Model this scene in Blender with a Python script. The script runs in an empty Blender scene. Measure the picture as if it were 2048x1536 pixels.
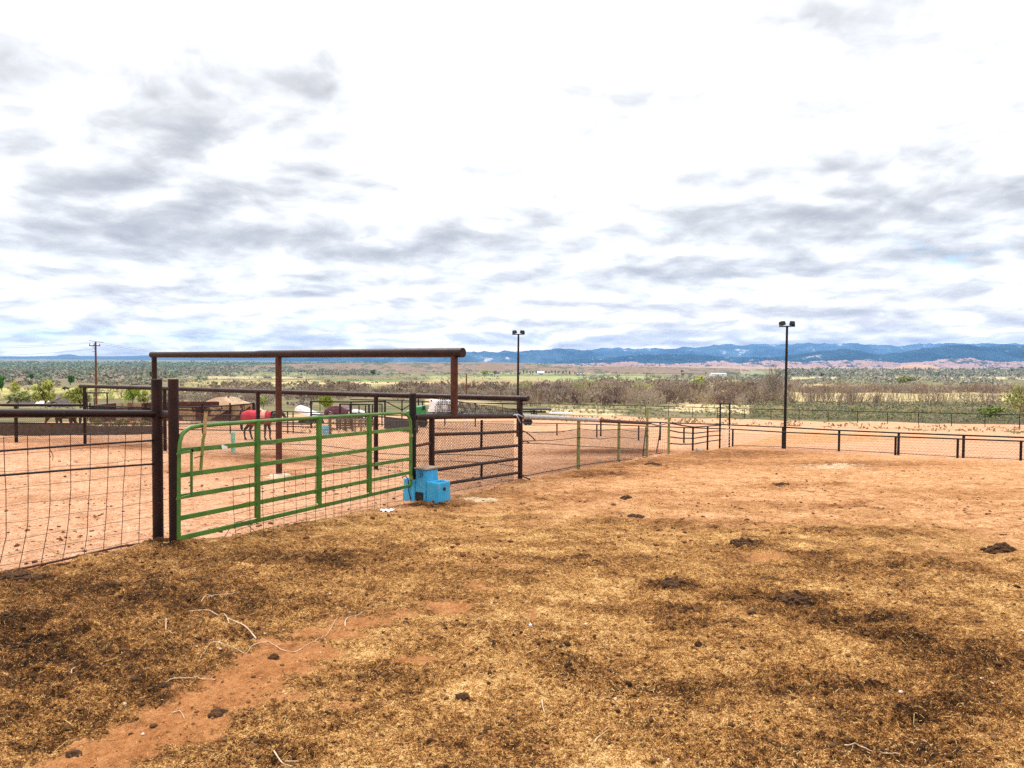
import bpy, bmesh, math, random
import numpy as np
from mathutils import Vector, Matrix

random.seed(7)
SC = bpy.context.scene
COL = SC.collection
# ------------------------------------------------------------------ camera model
FPX = 1500.0                      # focal length measured in pixels of the 2048 wide photograph
HORIZON = 718.0
PITCH = math.atan((768 - HORIZON) / FPX)
ROLL = 0.006
CAM_Z = 1.6
CAM_R = Matrix.Rotation(math.radians(90) - PITCH, 3, 'X') @ Matrix.Rotation(ROLL, 3, 'Z')
CAM_P = Vector((0, 0, CAM_Z))


def ray(px, py):
    d = CAM_R @ Vector(((px - 1024) / FPX, -(py - 768) / FPX, -1.0))
    return d / d.y


def sstep(a, b, x):
    t = np.clip((x - a) / (b - a), 0, 1)
    return t * t * (3 - 2 * t)


# ------------------------------------------------------------------ the lie of the land (metres below the camera, by distance)
_PR = [(0, 1.6), (4, 1.77), (7.7, 2.02), (12.4, 2.36), (17.7, 2.74), (26, 3.42), (38, 4.45), (55, 5.5), (75, 6.5), (110, 8), (170, 10.2),
       (300, 14.2), (600, 21), (1000, 28.5), (2000, 40), (4000, 45), (8000, 50), (20000, 56)]
_lg = np.linspace(0, math.log(20001), 1600)
_raw = np.interp(np.exp(_lg) - 1, [p[0] for p in _PR], [p[1] for p in _PR])
_k = np.hanning(61); _k /= _k.sum()
_sm = np.convolve(np.pad(_raw, 30, mode='edge'), _k, mode='valid')
_sm[:30] = _raw[:30]


def depth_at(x, y):
    r = np.maximum(np.asarray(y, float), 0)
    f = np.interp(np.log(r + 1), _lg, _sm)
    s = sstep(9, 24, r) * (1 - sstep(90, 260, r))
    x = np.asarray(x, float)
    return f + s * (0.024 * np.clip(x, -40, 0) + 0.015 * np.clip(x - 5, 0, 40))


_sml = [float(v) for v in _sm]; _dl = float(_lg[1] - _lg[0])


def _ss(a, b, x):
    t = min(1.0, max(0.0, (x - a) / (b - a))); return t * t * (3 - 2 * t)


def gz(x, y):
    """height of the ground at one point (the scalar twin of depth_at)"""
    r = max(float(y), 0.0); q = math.log(r + 1) / _dl; i = min(int(q), len(_sml) - 2); q -= i
    f = _sml[i] * (1 - q) + _sml[i + 1] * q
    if 9 < r < 260:
        f += _ss(9, 24, r) * (1 - _ss(90, 260, r)) * (0.024 * min(0.0, max(-40.0, x)) + 0.015 * min(40.0, max(0.0, x - 5)))
    return CAM_Z - f


def on_ground(px, py):
    """the point of the ground seen at a pixel of the photograph"""
    d = ray(px, py)
    lo, hi = 0.5, 0.5
    for _ in range(400):
        hi = lo * 1.05
        if CAM_Z + d.z * hi < gz(d.x * hi, hi) or hi > 19000:
            break
        lo = hi
    for _ in range(22):
        m = (lo + hi) / 2
        if CAM_Z + d.z * m < gz(d.x * m, m):
            hi = m
        else:
            lo = m
    return Vector((d.x * lo, lo, gz(d.x * lo, lo)))


def at_depth(px, py, D):
    return CAM_P + ray(px, py) * D


def ground_under(px, D):
    d = ray(px, HORIZON)
    return Vector((d.x * D, D, gz(d.x * D, D)))


class Plane:
    """a vertical plane through two ground points: where fences and gates stand"""
    def __init__(self, a, b):
        self.a = Vector((a[0], a[1], 0)); self.b = Vector((b[0], b[1], 0))
        self.dir = (self.b - self.a).normalized()
        self.n = Vector((self.dir.y, -self.dir.x, 0))

    def at(self, px, py, off=0.0):
        d = ray(px, py)
        a = self.a + self.n * off
        t = (a - CAM_P).dot(self.n) / d.dot(self.n)
        return CAM_P + d * t

    def foot(self, px):
        p = self.at(px, HORIZON)
        return Vector((p.x, p.y, gz(p.x, p.y)))


# ------------------------------------------------------------------ numpy noise
def _grad(ix, iy, seed):
    h = (ix.astype(np.int64) * 374761393 + iy.astype(np.int64) * 668265263 + seed * 974634777) & 0xffffffff
    h = ((h ^ (h >> 13)) * 1274126177) & 0xffffffff
    h = (h ^ (h >> 16)) & 0xffff
    a = h.astype(np.float32) * (2 * math.pi / 65536)
    return np.cos(a), np.sin(a)


def perlin(x, y, seed=0):
    x = np.asarray(x, float); y = np.asarray(y, float)
    ix = np.floor(x); iy = np.floor(y)
    fx = x - ix; fy = y - iy
    ux = fx * fx * fx * (fx * (fx * 6 - 15) + 10); uy = fy * fy * fy * (fy * (fy * 6 - 15) + 10)
    r = []
    for ox in (0, 1):
        for oy in (0, 1):
            gx, gy = _grad(ix + ox, iy + oy, seed)
            r.append(gx * (fx - ox) + gy * (fy - oy))
    a = r[0] + (r[2] - r[0]) * ux
    b = r[1] + (r[3] - r[1]) * ux
    return (a + (b - a) * uy) * 1.5


def fbm(x, y, octv=4, seed=0, gain=0.5):
    s = 0; a = 1.0
    for o in range(octv):
        s = s + a * perlin(x * 2 ** o, y * 2 ** o, seed + o * 17)
        a *= gain
    return s


# ------------------------------------------------------------------ node helpers
class NT:
    def __init__(self, tree):
        self.t = tree; self.n = tree.nodes; self.l = tree.links

    def add(self, kind, **kw):
        n = self.n.new(kind)
        for k, v in kw.items():
            setattr(n, k, v)
        return n

    def put(self, sock, v):
        if hasattr(v, 'is_output'):
            self.l.new(v, sock)
        elif v is not None:
            if isinstance(v, (tuple, list)) and len(v) == 3 and sock.type == 'RGBA':
                v = (*v, 1)
            sock.default_value = v

    def math(self, op, a, b=None, c=None, clamp=False):
        n = self.add('ShaderNodeMath', operation=op, use_clamp=clamp)
        self.put(n.inputs[0], a)
        if b is not None: self.put(n.inputs[1], b)
        if c is not None: self.put(n.inputs[2], c)
        return n.outputs[0]

    def vmath(self, op, a, b=None):
        n = self.add('ShaderNodeVectorMath', operation=op)
        self.put(n.inputs[0], a)
        if b is not None: self.put(n.inputs[1], b)
        return n.outputs[0]

    def noise(self, vec, scale, detail=3, rough=0.55, dist=0.0, dim='3D'):
        n = self.add('ShaderNodeTexNoise', noise_dimensions=dim)
        self.put(n.inputs['Vector'], vec)
        n.inputs['Scale'].default_value = scale; n.inputs['Detail'].default_value = detail
        n.inputs['Roughness'].default_value = rough; n.inputs['Distortion'].default_value = dist
        return n.outputs['Fac']

    def step(self, x, a, b, lo=0.0, hi=1.0):
        n = self.add('ShaderNodeMapRange', interpolation_type='SMOOTHSTEP')
        self.put(n.inputs[0], x)
        for i, v in enumerate((a, b, lo, hi)):
            self.put(n.inputs[1 + i], v)
        return n.outputs[0]

    def mix(self, f, a, b, blend='MIX'):
        n = self.add('ShaderNodeMix', data_type='RGBA', blend_type=blend)
        self.put(n.inputs[0], f); self.put(n.inputs[6], a); self.put(n.inputs[7], b)
        return n.outputs[2]

    def combine(self, x, y, z):
        n = self.add('ShaderNodeCombineXYZ')
        for i, v in enumerate((x, y, z)): self.put(n.inputs[i], v)
        return n.outputs[0]

    def bump(self, h, strength, dist):
        n = self.add('ShaderNodeBump')
        self.put(n.inputs['Height'], h)
        n.inputs['Strength'].default_value = strength; n.inputs['Distance'].default_value = dist
        return n.outputs[0]


def new_mat(name):
    m = bpy.data.materials.new(name); m.use_nodes = True
    m.node_tree.nodes.clear()
    k = NT(m.node_tree)
    out = k.add('ShaderNodeOutputMaterial')
    b = k.add('ShaderNodeBsdfPrincipled')
    k.l.new(b.outputs[0], out.inputs[0])
    return m, k, b


_MATS = {}


def mat(name, c1, c2=None, scale=8, rough=0.7, metal=0.0, spots=None, spot_at=0.62, spot_scale=None, bump=0.15, bdist=0.01, island=0.0, spec=0.3, stretch=None):
    """a worn surface: two tones by noise, optional spots (rust, stains) of their own shape"""
    if name in _MATS: return _MATS[name]
    m, k, b = new_mat(name)
    co = k.add('ShaderNodeNewGeometry').outputs['Position']
    if stretch: co = k.vmath('MULTIPLY', co, stretch)
    n1 = k.noise(co, scale, 5, 0.6)
    col = k.mix(k.step(n1, 0.35, 0.65), c1, c2 or tuple(v * 0.75 for v in c1))
    if spots:
        n2 = k.noise(co, spot_scale or scale * 1.7, 6, 0.65)
        col = k.mix(k.step(n2, spot_at, spot_at + 0.05), col, spots)
    if island:
        r = k.add('ShaderNodeNewGeometry').outputs['Random Per Island']
        f = k.math('MULTIPLY_ADD', r, island * 2, 1 - island)
        col = k.mix(1.0, col, k.combine(f, f, f), 'MULTIPLY')
    k.put(b.inputs['Base Color'], col)
    k.put(b.inputs['Roughness'], k.math('MULTIPLY_ADD', n1, 0.25, rough - 0.12))
    b.inputs['Metallic'].default_value = metal
    b.inputs['Specular IOR Level'].default_value = spec
    if bump: k.put(b.inputs['Normal'], k.bump(k.noise(co, scale * 5, 3), bump, bdist))
    _MATS[name] = m
    return m


# ------------------------------------------------------------------ mesh builder
class MB:
    def __init__(self): self.v = []; self.f = []

    def box(self, c, s, rz=0.0, taper=1.0):
        i = len(self.v); ca, sa = math.cos(rz), math.sin(rz)
        for z in (-1, 1):
            t = taper if z > 0 else 1.0
            for x, y in ((-1, -1), (1, -1), (1, 1), (-1, 1)):
                X, Y = x * s[0] / 2 * t, y * s[1] / 2 * t
                self.v.append((c[0] + X * ca - Y * sa, c[1] + X * sa + Y * ca, c[2] + z * s[2] / 2))
        for q in ((3, 2, 1, 0), (4, 5, 6, 7), (0, 1, 5, 4), (1, 2, 6, 5), (2, 3, 7, 6), (3, 0, 4, 7)):
            self.f.append(tuple(i + a for a in q))
        return self

    def tube(self, pts, r, n=8, cap=True):
        pts = [Vector(p) for p in pts]
        m = len(pts); i0 = len(self.v)
        rr = r if isinstance(r, (list, tuple)) else [r] * m
        t0 = (pts[1] - pts[0]).normalized()
        up = Vector((0, 0, 1)) if abs(t0.z) < 0.9 else Vector((1, 0, 0))
        u = t0.cross(up).normalized()
        for k in range(m):
            t = (pts[min(k + 1, m - 1)] - pts[max(k - 1, 0)])
            t = t.normalized() if t.length > 1e-9 else t0
            u = (u - t * u.dot(t))
            u = u.normalized() if u.length > 1e-9 else t.orthogonal().normalized()
            w = t.cross(u)
            for a in range(n):
                g = 2 * math.pi * (a + 0.5) / n
                self.v.append(tuple(pts[k] + (u * math.cos(g) + w * math.sin(g)) * rr[k]))
        for k in range(m - 1):
            for a in range(n):
                b = (a + 1) % n
                self.f.append((i0 + k * n + a, i0 + k * n + b, i0 + (k + 1) * n + b, i0 + (k + 1) * n + a))
        if cap:
            self.f.append(tuple(i0 + a for a in reversed(range(n))))
            self.f.append(tuple(i0 + (m - 1) * n + a for a in range(n)))
        return self

    def bar(self, p, q, w, h):
        """square-section bar between two points"""
        p, q = Vector(p), Vector(q)
        t = (q - p).normalized()
        up = Vector((0, 0, 1)) if abs(t.z) < 0.9 else Vector((0, 1, 0))
        s = t.cross(up).normalized(); u = s.cross(t)
        i = len(self.v)
        for e in (p, q):
            for a, b in ((-1, -1), (1, -1), (1, 1), (-1, 1)):
                self.v.append(tuple(e + s * (a * w / 2) + u * (b * h / 2)))
        for f in ((3, 2, 1, 0), (4, 5, 6, 7), (0, 1, 5, 4), (1, 2, 6, 5), (2, 3, 7, 6), (3, 0, 4, 7)):
            self.f.append(tuple(i + a for a in f))
        return self

    def prism(self, poly, ext):
        """closed outline (3-D points) pushed along a vector"""
        i = len(self.v); n = len(poly); ext = Vector(ext)
        self.v += [tuple(p) for p in poly] + [tuple(Vector(p) + ext) for p in poly]
        self.f.append(tuple(range(i + n - 1, i - 1, -1))); self.f.append(tuple(range(i + n, i + 2 * n)))
        for a in range(n):
            b = (a + 1) % n
            self.f.append((i + a, i + b, i + n + b, i + n + a))
        return self

    def grid(self, rows, close=False):
        i = len(self.v); n = len(rows[0])
        for r in rows: self.v += [tuple(p) for p in r]
        for a in range(len(rows) - 1):
            for b in range(n if close else n - 1):
                c = (b + 1) % n
                self.f.append((i + a * n + b, i + a * n + c, i + (a + 1) * n + c, i + (a + 1) * n + b))
        return self

    def build(self, name, material, parent=None, smooth=False, bevel=0.0, seg=2):
        o_ = parent.location if parent is not None else Vector((0, 0, 0))
        par = parent
        if parent is not None and parent.parent is not None: o_ = parent.location + parent.parent.location
        me = bpy.data.meshes.new(name)
        if parent is None: o_ = Vector(self.origin) if hasattr(self, 'origin') else Vector((0, 0, 0))
        me.from_pydata([(a - o_[0], b - o_[1], c - o_[2]) for a, b, c in self.v], [], self.f)
        bm = bmesh.new(); bm.from_mesh(me)
        bmesh.ops.recalc_face_normals(bm, faces=bm.faces)
        if bevel:
            bmesh.ops.bevel(bm, geom=[e for e in bm.edges if e.calc_face_angle(0) > 0.5], offset=bevel, segments=seg, affect='EDGES', clamp_overlap=True)
        bm.to_mesh(me); bm.free()
        me.materials.append(material)
        if smooth:
            me.polygons.foreach_set('use_smooth', [True] * len(me.polygons))
            try: me.set_sharp_from_angle(angle=math.radians(40))
            except Exception: pass
        o = bpy.data.objects.new(name, me); COL.objects.link(o)
        if par is not None: o.parent = par
        else: o.location = o_
        return o


def np_mesh(name, V, F, material, smooth=False):
    """mesh from arrays; F is (n, k) with k = 3 or 4"""
    me = bpy.data.meshes.new(name)
    V = np.asarray(V, np.float32); F = np.asarray(F, np.int32)
    me.vertices.add(len(V)); me.vertices.foreach_set('co', V.ravel())
    k = F.shape[1]
    me.loops.add(F.size); me.loops.foreach_set('vertex_index', F.ravel())
    me.polygons.add(len(F)); me.polygons.foreach_set('loop_start', np.arange(0, F.size, k, dtype=np.int32))
    if smooth: me.polygons.foreach_set('use_smooth', np.ones(len(F), bool))
    me.update(calc_edges=True)
    me.materials.append(material)
    return me


def link(name, me, parent=None, loc=None):
    o = bpy.data.objects.new(name, me); COL.objects.link(o)
    if parent is not None: o.parent = parent
    if loc is not None: o.location = loc
    return o


def thing(name, label, cat, loc, group=None):
    o = bpy.data.objects.new(name, None); COL.objects.link(o)
    o.location = loc; o.empty_display_size = 0.2
    o['label'] = label; o['category'] = cat
    if group: o['group'] = group
    return o


def tag(o, label, cat, group=None):
    o['label'] = label; o['category'] = cat
    if group: o['group'] = group
    return o


def dup(root, loc, rz=0.0, scale=1.0, label=None, group=None):
    r = root.copy(); COL.objects.link(r)
    r.location = loc; r.rotation_euler = (0, 0, rz)
    r.scale = scale if isinstance(scale, (tuple, list)) else (scale,) * 3
    if label: r['label'] = label
    if group: r['group'] = group
    for ch in list(root.children):
        c = ch.copy(); COL.objects.link(c); c.parent = r
        for g in ch.children:
            d = g.copy(); COL.objects.link(d); d.parent = c
    return r


def structure(o): o['kind'] = 'structure'; return o
def stuff(o, label=None):
    o['kind'] = 'stuff'
    if label: o['label'] = label
    return o
# ------------------------------------------------------------------ settings
SKY_BANKS = [  # bearing and height (as read off the photograph), half widths, how much darker or lighter, tilt
    (1150, 150, 620, 260, .22), (250, 20, 500, 120, .06),
    (120, 330, 400, 120, -.16), (80, 180, 300, 60, -.08), (620, 420, 330, 90, -.20, -.2), (330, 530, 420, 70, -.24), (900, 440, 300, 60, -.22), (1010, 470, 90, 26, -.15),
    (1640, 440, 190, 80, -.28), (1370, 520, 110, 26, -.24), (1720, 380, 130, 40, -.14), (2010, 490, 60, 26, -.3), (1990, 410, 60, 12, -.25),
    (1250, 300, 320, 110, .14), (500, 610, 420, 26, .16), (1900, 560, 260, 40, .10), (1800, 672, 420, 26, -.26), (2060, 200, 300, 220, -.22), (1500, 560, 300, 50, -.10), (820, 360, 60, 34, -.16), (650, 290, 40, 24, -.12), (200, 690, 330, 22, -.10), (1150, 655, 260, 16, -.10)]
SKY_BASE = .80
SKY_ZEN = 1.5
SUN_E = 1.9
EXPO = 0.45
GSTEP = 0.0042
GCOL = 0.0024
BED_T, SND_T, PNK_T = .515, .61, .66
BED_STOPS = ((0.0, (.012, .005, .002)), (.26, (.075, .032, .010)), (.46, (.235, .096, .026)), (.66, (.44, .218, .068)), (.82, (.61, .375, .140)), (1.0, (.74, .54, .27)))
SND_STOPS = ((0.05, (.016, .006, .003)), (.28, (.15, .058, .018)), (.48, (.370, .166, .062)), (.68, (.53, .280, .130)), (1.0, (.72, .46, .27)))
PNK_STOPS = ((0.05, (.02, .008, .004)), (.29, (.15, .055, .020)), (.48, (.37, .168, .080)), (.68, (.54, .290, .165)), (1.0, (.70, .45, .29)))
HAZE = 3.6e-5
HAZE_COL = (.25, .52, 1.0)
DENOISE = False
# ------------------------------------------------------------------ camera
cam = bpy.data.cameras.new('camera'); cam.sensor_width = 36.0; cam.lens = 36.0 * FPX / 2048
cam.clip_start = 0.05; cam.clip_end = 60000
co = bpy.data.objects.new('camera', cam); COL.objects.link(co)
co.matrix_world = Matrix.Translation(CAM_P) @ CAM_R.to_4x4()
SC.camera = co
SC.view_settings.view_transform = 'Standard'; SC.view_settings.look = 'None'
SC.view_settings.gamma = 1.0; SC.view_settings.exposure = EXPO; SC.view_settings.use_curve_mapping = False
SC.render.engine = 'CYCLES'
SC.cycles.use_denoising = DENOISE
SC.cycles.use_adaptive_sampling = False
SC.cycles.denoising_prefilter = 'ACCURATE'; SC.cycles.denoising_input_passes = 'RGB_ALBEDO_NORMAL'
SC.cycles.max_bounces = 6; SC.cycles.diffuse_bounces = 3; SC.cycles.volume_bounces = 1
SC.cycles.transparent_max_bounces = 8
SC.cycles.sample_clamp_indirect = 4

# ------------------------------------------------------------------ sky: overcast, with breaks
SUN_EL, SUN_AZ = math.radians(52), math.radians(-35)     # azimuth from the view direction, to the left
w = bpy.data.worlds.new('World'); SC.world = w; w.use_nodes = True
w.node_tree.nodes.clear()
k = NT(w.node_tree)
outw = k.add('ShaderNodeOutputWorld'); bg = k.add('ShaderNodeBackground')
k.l.new(bg.outputs[0], outw.inputs[0])
sky = k.add('ShaderNodeTexSky', sky_type='NISHITA', sun_disc=False)
sky.sun_elevation = SUN_EL; sky.sun_rotation = SUN_AZ
sky.altitude = 1600
d = k.vmath('NORMALIZE', k.add('ShaderNodeTexCoord').outputs['Generated'])
sep = k.add('ShaderNodeSeparateXYZ'); k.put(sep.inputs[0], d)
dx, dy, dz = sep.outputs
elev = k.math('ARCSINE', dz)
azim = k.math('ARCTAN2', dx, dy)
zc = k.math('ADD', k.math('MAXIMUM', dz, 0.0), 0.20)
pl = k.combine(k.math('DIVIDE', dx, zc), k.math('DIVIDE', dy, zc), 0.0)      # the cloud deck, seen from below
warp = k.add('ShaderNodeTexNoise', noise_dimensions='2D'); k.put(warp.inputs['Vector'], pl)
warp.inputs['Scale'].default_value = 1.7; warp.inputs['Detail'].default_value = 4
wv = k.vmath('SUBTRACT', warp.outputs['Color'], (0.5, 0.5, 0.5))
pw = k.vmath('ADD', pl, k.vmath('MULTIPLY', wv, (0.24, 0.24, 0.0)))
nbig = k.noise(pw, 1.1, 3, 0.5, dim='2D')
nmid = k.noise(pw, 2.7, 8, 0.52, dim='2D')
nfin = k.noise(k.vmath('ADD', pw, (7.3, 2.1, 0)), 9.0, 6, 0.58, dim='2D')
# the same deck looked up a little further away: towards the light its edges brighten, away from it the bellies darken
nmid2 = k.noise(k.vmath('ADD', pw, (0.03, 0.12, 0.0)), 2.7, 8, 0.52, dim='2D')
relief = k.math('SUBTRACT', nmid, nmid2)
vo = k.add('ShaderNodeTexVoronoi', voronoi_dimensions='2D', feature='SMOOTH_F1', normalize=True)
k.put(vo.inputs['Vector'], k.vmath('ADD', pw, k.vmath('MULTIPLY', wv, (0.3, 0.3, 0))))
vo.inputs['Scale'].default_value = 2.4; vo.inputs['Detail'].default_value = 4; vo.inputs['Roughness'].default_value = 0.55; vo.inputs['Smoothness'].default_value = 0.9
puff = k.math('SUBTRACT', 0.34, vo.outputs['Distance'])
# warped sky angles for the big banks of cloud
sepw = k.add('ShaderNodeSeparateXYZ'); k.put(sepw.inputs[0], wv)
lowf = k.math('MULTIPLY_ADD', dz, 1.6, 0.22)
azw = k.math('MULTIPLY_ADD', k.math('MULTIPLY', sepw.outputs[0], lowf), 0.85, azim)
elw = k.math('MULTIPLY_ADD', k.math('MULTIPLY', sepw.outputs[1], lowf), 0.42, elev)


def px_ang(px, py):
    r = ray(px, py).normalized()
    return math.atan2(r.x, r.y), math.asin(r.z)


def bank(px, py, rx, ry, amount, tilt=0.0):
    """one bank of cloud: a soft swelling of the deck at a bearing and a height above the horizon"""
    a, e = px_ang(px, py)
    u = k.math('SUBTRACT', azw, a); v = k.math('SUBTRACT', elw, e)
    ct, st = math.cos(tilt), math.sin(tilt)
    uu = k.math('ADD', k.math('MULTIPLY', u, ct / (rx / FPX)), k.math('MULTIPLY', v, st / (rx / FPX)))
    vv = k.math('ADD', k.math('MULTIPLY', v, ct / (ry / FPX)), k.math('MULTIPLY', u, -st / (ry / FPX)))
    q = k.math('ADD', k.math('MULTIPLY', uu, uu), k.math('MULTIPLY', vv, vv))
    return k.math('MULTIPLY', k.math('EXPONENT', k.math('MULTIPLY', q, -1.0)), amount)


tot = k.math('MULTIPLY_ADD', k.math('SUBTRACT', nbig, 0.5), 0.45, SKY_BASE)
tot = k.math('MULTIPLY_ADD', k.math('SUBTRACT', nmid, 0.5), 0.60, tot)
tot = k.math('MULTIPLY_ADD', k.math('SUBTRACT', nfin, 0.5), 0.16, tot)
tot = k.math('MULTIPLY_ADD', relief, 1.5, tot)
tot = k.math('MULTIPLY_ADD', puff, 1.0, tot)
for b_ in SKY_BANKS:
    tot = k.math('ADD', tot, bank(b_[0], b_[1], b_[2] * 1.12, b_[3] * 1.15, b_[4] * (1.2 if b_[4] < 0 else 1.0), *b_[5:]))
# towards the zenith the overcast is brightest
zen = k.step(elev, 0.40, 1.1)
ramp = k.add('ShaderNodeValToRGB'); k.put(ramp.inputs[0], tot)
e = ramp.color_ramp.elements
e[0].position = 0.0; e[0].color = (0.38, 0.39, 0.425, 1)
e[1].position = 1.0; e[1].color = (1.05, 1.05, 1.04, 1)
for p_, c_ in ((0.28, (0.47, 0.48, 0.51, 1)), (0.50, (0.585, 0.593, 0.612, 1)), (0.68, (0.71, 0.72, 0.745, 1)), (0.84, (0.84, 0.855, 0.87, 1))):
    q = e.new(p_); q.color = c_
cl = ramp.outputs[0]
skyc = k.mix(1.0, sky.outputs[0], (0.10, 0.10, 0.10), 'MULTIPLY')
skyb = k.mix(1.0, skyc, (1.25, 1.6, 1.7), 'MULTIPLY')
gap = k.math('ADD', bank(160, 660, 300, 12, 0.5), k.math('ADD', bank(560, 640, 130, 14, 0.5), k.math('ADD', bank(1300, 462, 34, 12, 0.8, 0.2), bank(1960, 492, 60, 10, 0.5))))
gapf = k.math('MULTIPLY', gap, k.step(nmid, 0.35, 0.6), clamp=True)
cl = k.mix(gapf, cl, skyb)
bright = k.math('MULTIPLY_ADD', zen, SKY_ZEN, 1.0)
cl = k.mix(1.0, cl, k.combine(bright, bright, bright), 'MULTIPLY')
low = k.step(elev, .12, .0)
cl = k.mix(low, cl, k.mix(1.0, cl, (1.10, 1.0, .92), 'MULTIPLY'))
# below the horizon: the colour of far land
cl = k.mix(k.step(dz, -0.02, -0.06), cl, (0.20, 0.20, 0.19))
k.put(bg.inputs[0], cl); bg.inputs[1].default_value = 1.0
w.cycles.sampling_method = 'MANUAL'; w.cycles.sample_map_resolution = 512

sl = bpy.data.lights.new('sun', 'SUN'); sl.energy = SUN_E; sl.angle = math.radians(16); sl.color = (1.0, 0.95, 0.88)
so = bpy.data.objects.new('sun', sl); COL.objects.link(so)
sd = Vector((math.sin(SUN_AZ) * math.cos(SUN_EL), math.cos(SUN_AZ) * math.cos(SUN_EL), math.sin(SUN_EL)))
so.rotation_euler = sd.to_track_quat('Z', 'Y').to_euler(); so.location = (0, 0, 40)

# ------------------------------------------------------------------ fence lines that divide the yard
PL_LEFT = Plane(on_ground(-60, 1158), on_ground(313, 1095))
PL_GATE = Plane(on_ground(345, 1103), on_ground(825, 1003))
PL_PANEL = Plane(on_ground(825, 1003), on_ground(1040, 961))
p1040 = on_ground(1040, 961)
_b = Vector(ground_under(168, 26.5))
PL_TALL = Plane(p1040, _b)
PL_GREEN = Plane(p1040, on_ground(1339, 907))


def side_of_yard(X, Y):
    """signed distance to the line of the near fences, positive on the camera's side"""
    pts = [on_ground(-900, 1420), on_ground(-60, 1158), on_ground(313, 1095), on_ground(560, 1058), on_ground(825, 1006), on_ground(1040, 962), on_ground(1339, 908), on_ground(1445, 895), on_ground(2300, 935)]
    best = np.full(X.shape, 1e9); sg = np.ones(X.shape)
    for a, b in zip(pts[:-1], pts[1:]):
        ex, ey = b.x - a.x, b.y - a.y
        L2 = ex * ex + ey * ey
        t = np.clip(((X - a.x) * ex + (Y - a.y) * ey) / L2, 0, 1)
        qx, qy = X - a.x - t * ex, Y - a.y - t * ey
        dd = np.hypot(qx, qy)
        s = np.sign(ex * (Y - a.y) - ey * (X - a.x)) * -1
        m = dd < best
        best = np.where(m, dd, best); sg = np.where(m, s, sg)
    return best * sg


def patch(X, Y, px, py, rx, ry, amt, tilt=0.0):
    """a patch of dirt, dung, straw or painted contact shade: an ellipse on the ground"""
    c = on_ground(px, py)
    ct, st = math.cos(tilt), math.sin(tilt)
    A = on_ground(px + rx * ct, py + rx * st); B = on_ground(px - ry * st * 0, py + ry)
    a = np.array([A.x - c.x, A.y - c.y]); b = np.array([B.x - c.x, B.y - c.y])
    M = np.linalg.inv(np.array([[a[0], b[0]], [a[1], b[1]]]))
    u = M[0, 0] * (X - c.x) + M[0, 1] * (Y - c.y); v = M[1, 0] * (X - c.x) + M[1, 1] * (Y - c.y)
    return amt * np.exp(-(u * u + v * v))


MANURE_AND_SHADE = [(90, 1300, 330, 130, .55), (300, 1190, 330, 60, .5), (560, 1125, 330, 40, .35), (50, 1168, 80, 14, .8), (15, 1243, 40, 18, .6), (330, 1250, 200, 60, .25),
          (20, 1400, 250, 80, .4), (560, 1500, 120, 30, .5), (300, 1470, 120, 25, .3), (770, 1345, 90, 14, .4), (640, 1115, 120, 10, .35),
          (1340, 1168, 60, 10, .8), (1585, 1195, 80, 12, 1.0), (1480, 1185, 120, 12, .4), (1700, 1232, 170, 20, .75, .1), (1800, 1275, 130, 25, .7, .2), (1960, 1330, 170, 45, .6),
          (1640, 1370, 160, 16, .6), (1850, 1310, 90, 18, .5), (1400, 1372, 150, 22, .45), (1120, 1330, 110, 26, .4, .2), (1130, 1290, 50, 12, .5), (1820, 1430, 200, 45, .55), (1600, 1345, 160, 14, .4), (1750, 1500, 300, 40, .35), (1340, 1210, 80, 12, .4), (1400, 1250, 110, 12, .35),
          (1090, 1120, 120, 10, .25), (1780, 1130, 260, 14, .45), (1490, 1092, 60, 8, .6), (1620, 1108, 70, 8, .5), (1560, 970, 60, 7, .45), (1660, 968, 40, 6, .45),
          (1300, 925, 220, 12, .45), (1180, 945, 130, 12, .5), (1215, 948, 60, 6, .7), (1500, 905, 160, 9, .55), (1700, 927, 230, 10, .45), (1230, 903, 130, 7, .9), (1450, 912, 160, 8, .5),
          (1000, 985, 110, 14, .3), (900, 1012, 70, 6, .5), (520, 912, 110, 10, .5), (560, 920, 160, 12, .35), (240, 893, 200, 8, .5), (100, 880, 150, 8, .4), (620, 920, 90, 10, .3), (1200, 990, 180, 16, .3), (313, 1099, 34, 6, .6), (346, 1107, 34, 6, .6), (850, 1013, 70, 5, .8), (1040, 964, 30, 4, .6), (1158, 951, 22, 3, .6), (1239, 934, 20, 3, .6), (557, 948, 40, 4, .4), (420, 940, 200, 14, .3), (150, 1000, 220, 12, .22), (1620, 1010, 240, 10, .3), (1900, 985, 160, 10, .3), (1420, 1045, 200, 10, .28), (1750, 1060, 200, 8, .3)]  # small ellipses at post and waterer feet paint contact shade as dark ground
CLAY = [(80, 1560, 140, 30, 1.0), (170, 1530, 120, 26, 1.0), (240, 1500, 110, 26, 1.0), (310, 1470, 100, 28, 1.1), (370, 1435, 100, 30, 1.1), (430, 1395, 100, 30, 1.1), (490, 1360, 90, 26, 1.1), (545, 1325, 90, 24, 1.1), (600, 1300, 90, 20, 1.0), (560, 1290, 60, 14, .8), (660, 1265, 90, 14, .85), (720, 1240, 90, 12, .75), (790, 1222, 90, 12, .6),
        (900, 1212, 60, 18, .85), (870, 1200, 90, 10, .45), (1010, 1130, 110, 9, .45), (960, 1172, 70, 10, .55), (830, 1315, 70, 6, .8), (1065, 1225, 14, 16, .6), (580, 1390, 60, 12, .6), (700, 1410, 60, 12, .5), (1520, 1112, 110, 8, .55), (410, 1470, 70, 20, .6), (650, 1330, 80, 12, .5), (760, 1280, 60, 8, .4), (1250, 1440, 50, 8, .35), (1010, 1500, 60, 12, .35)]
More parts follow.
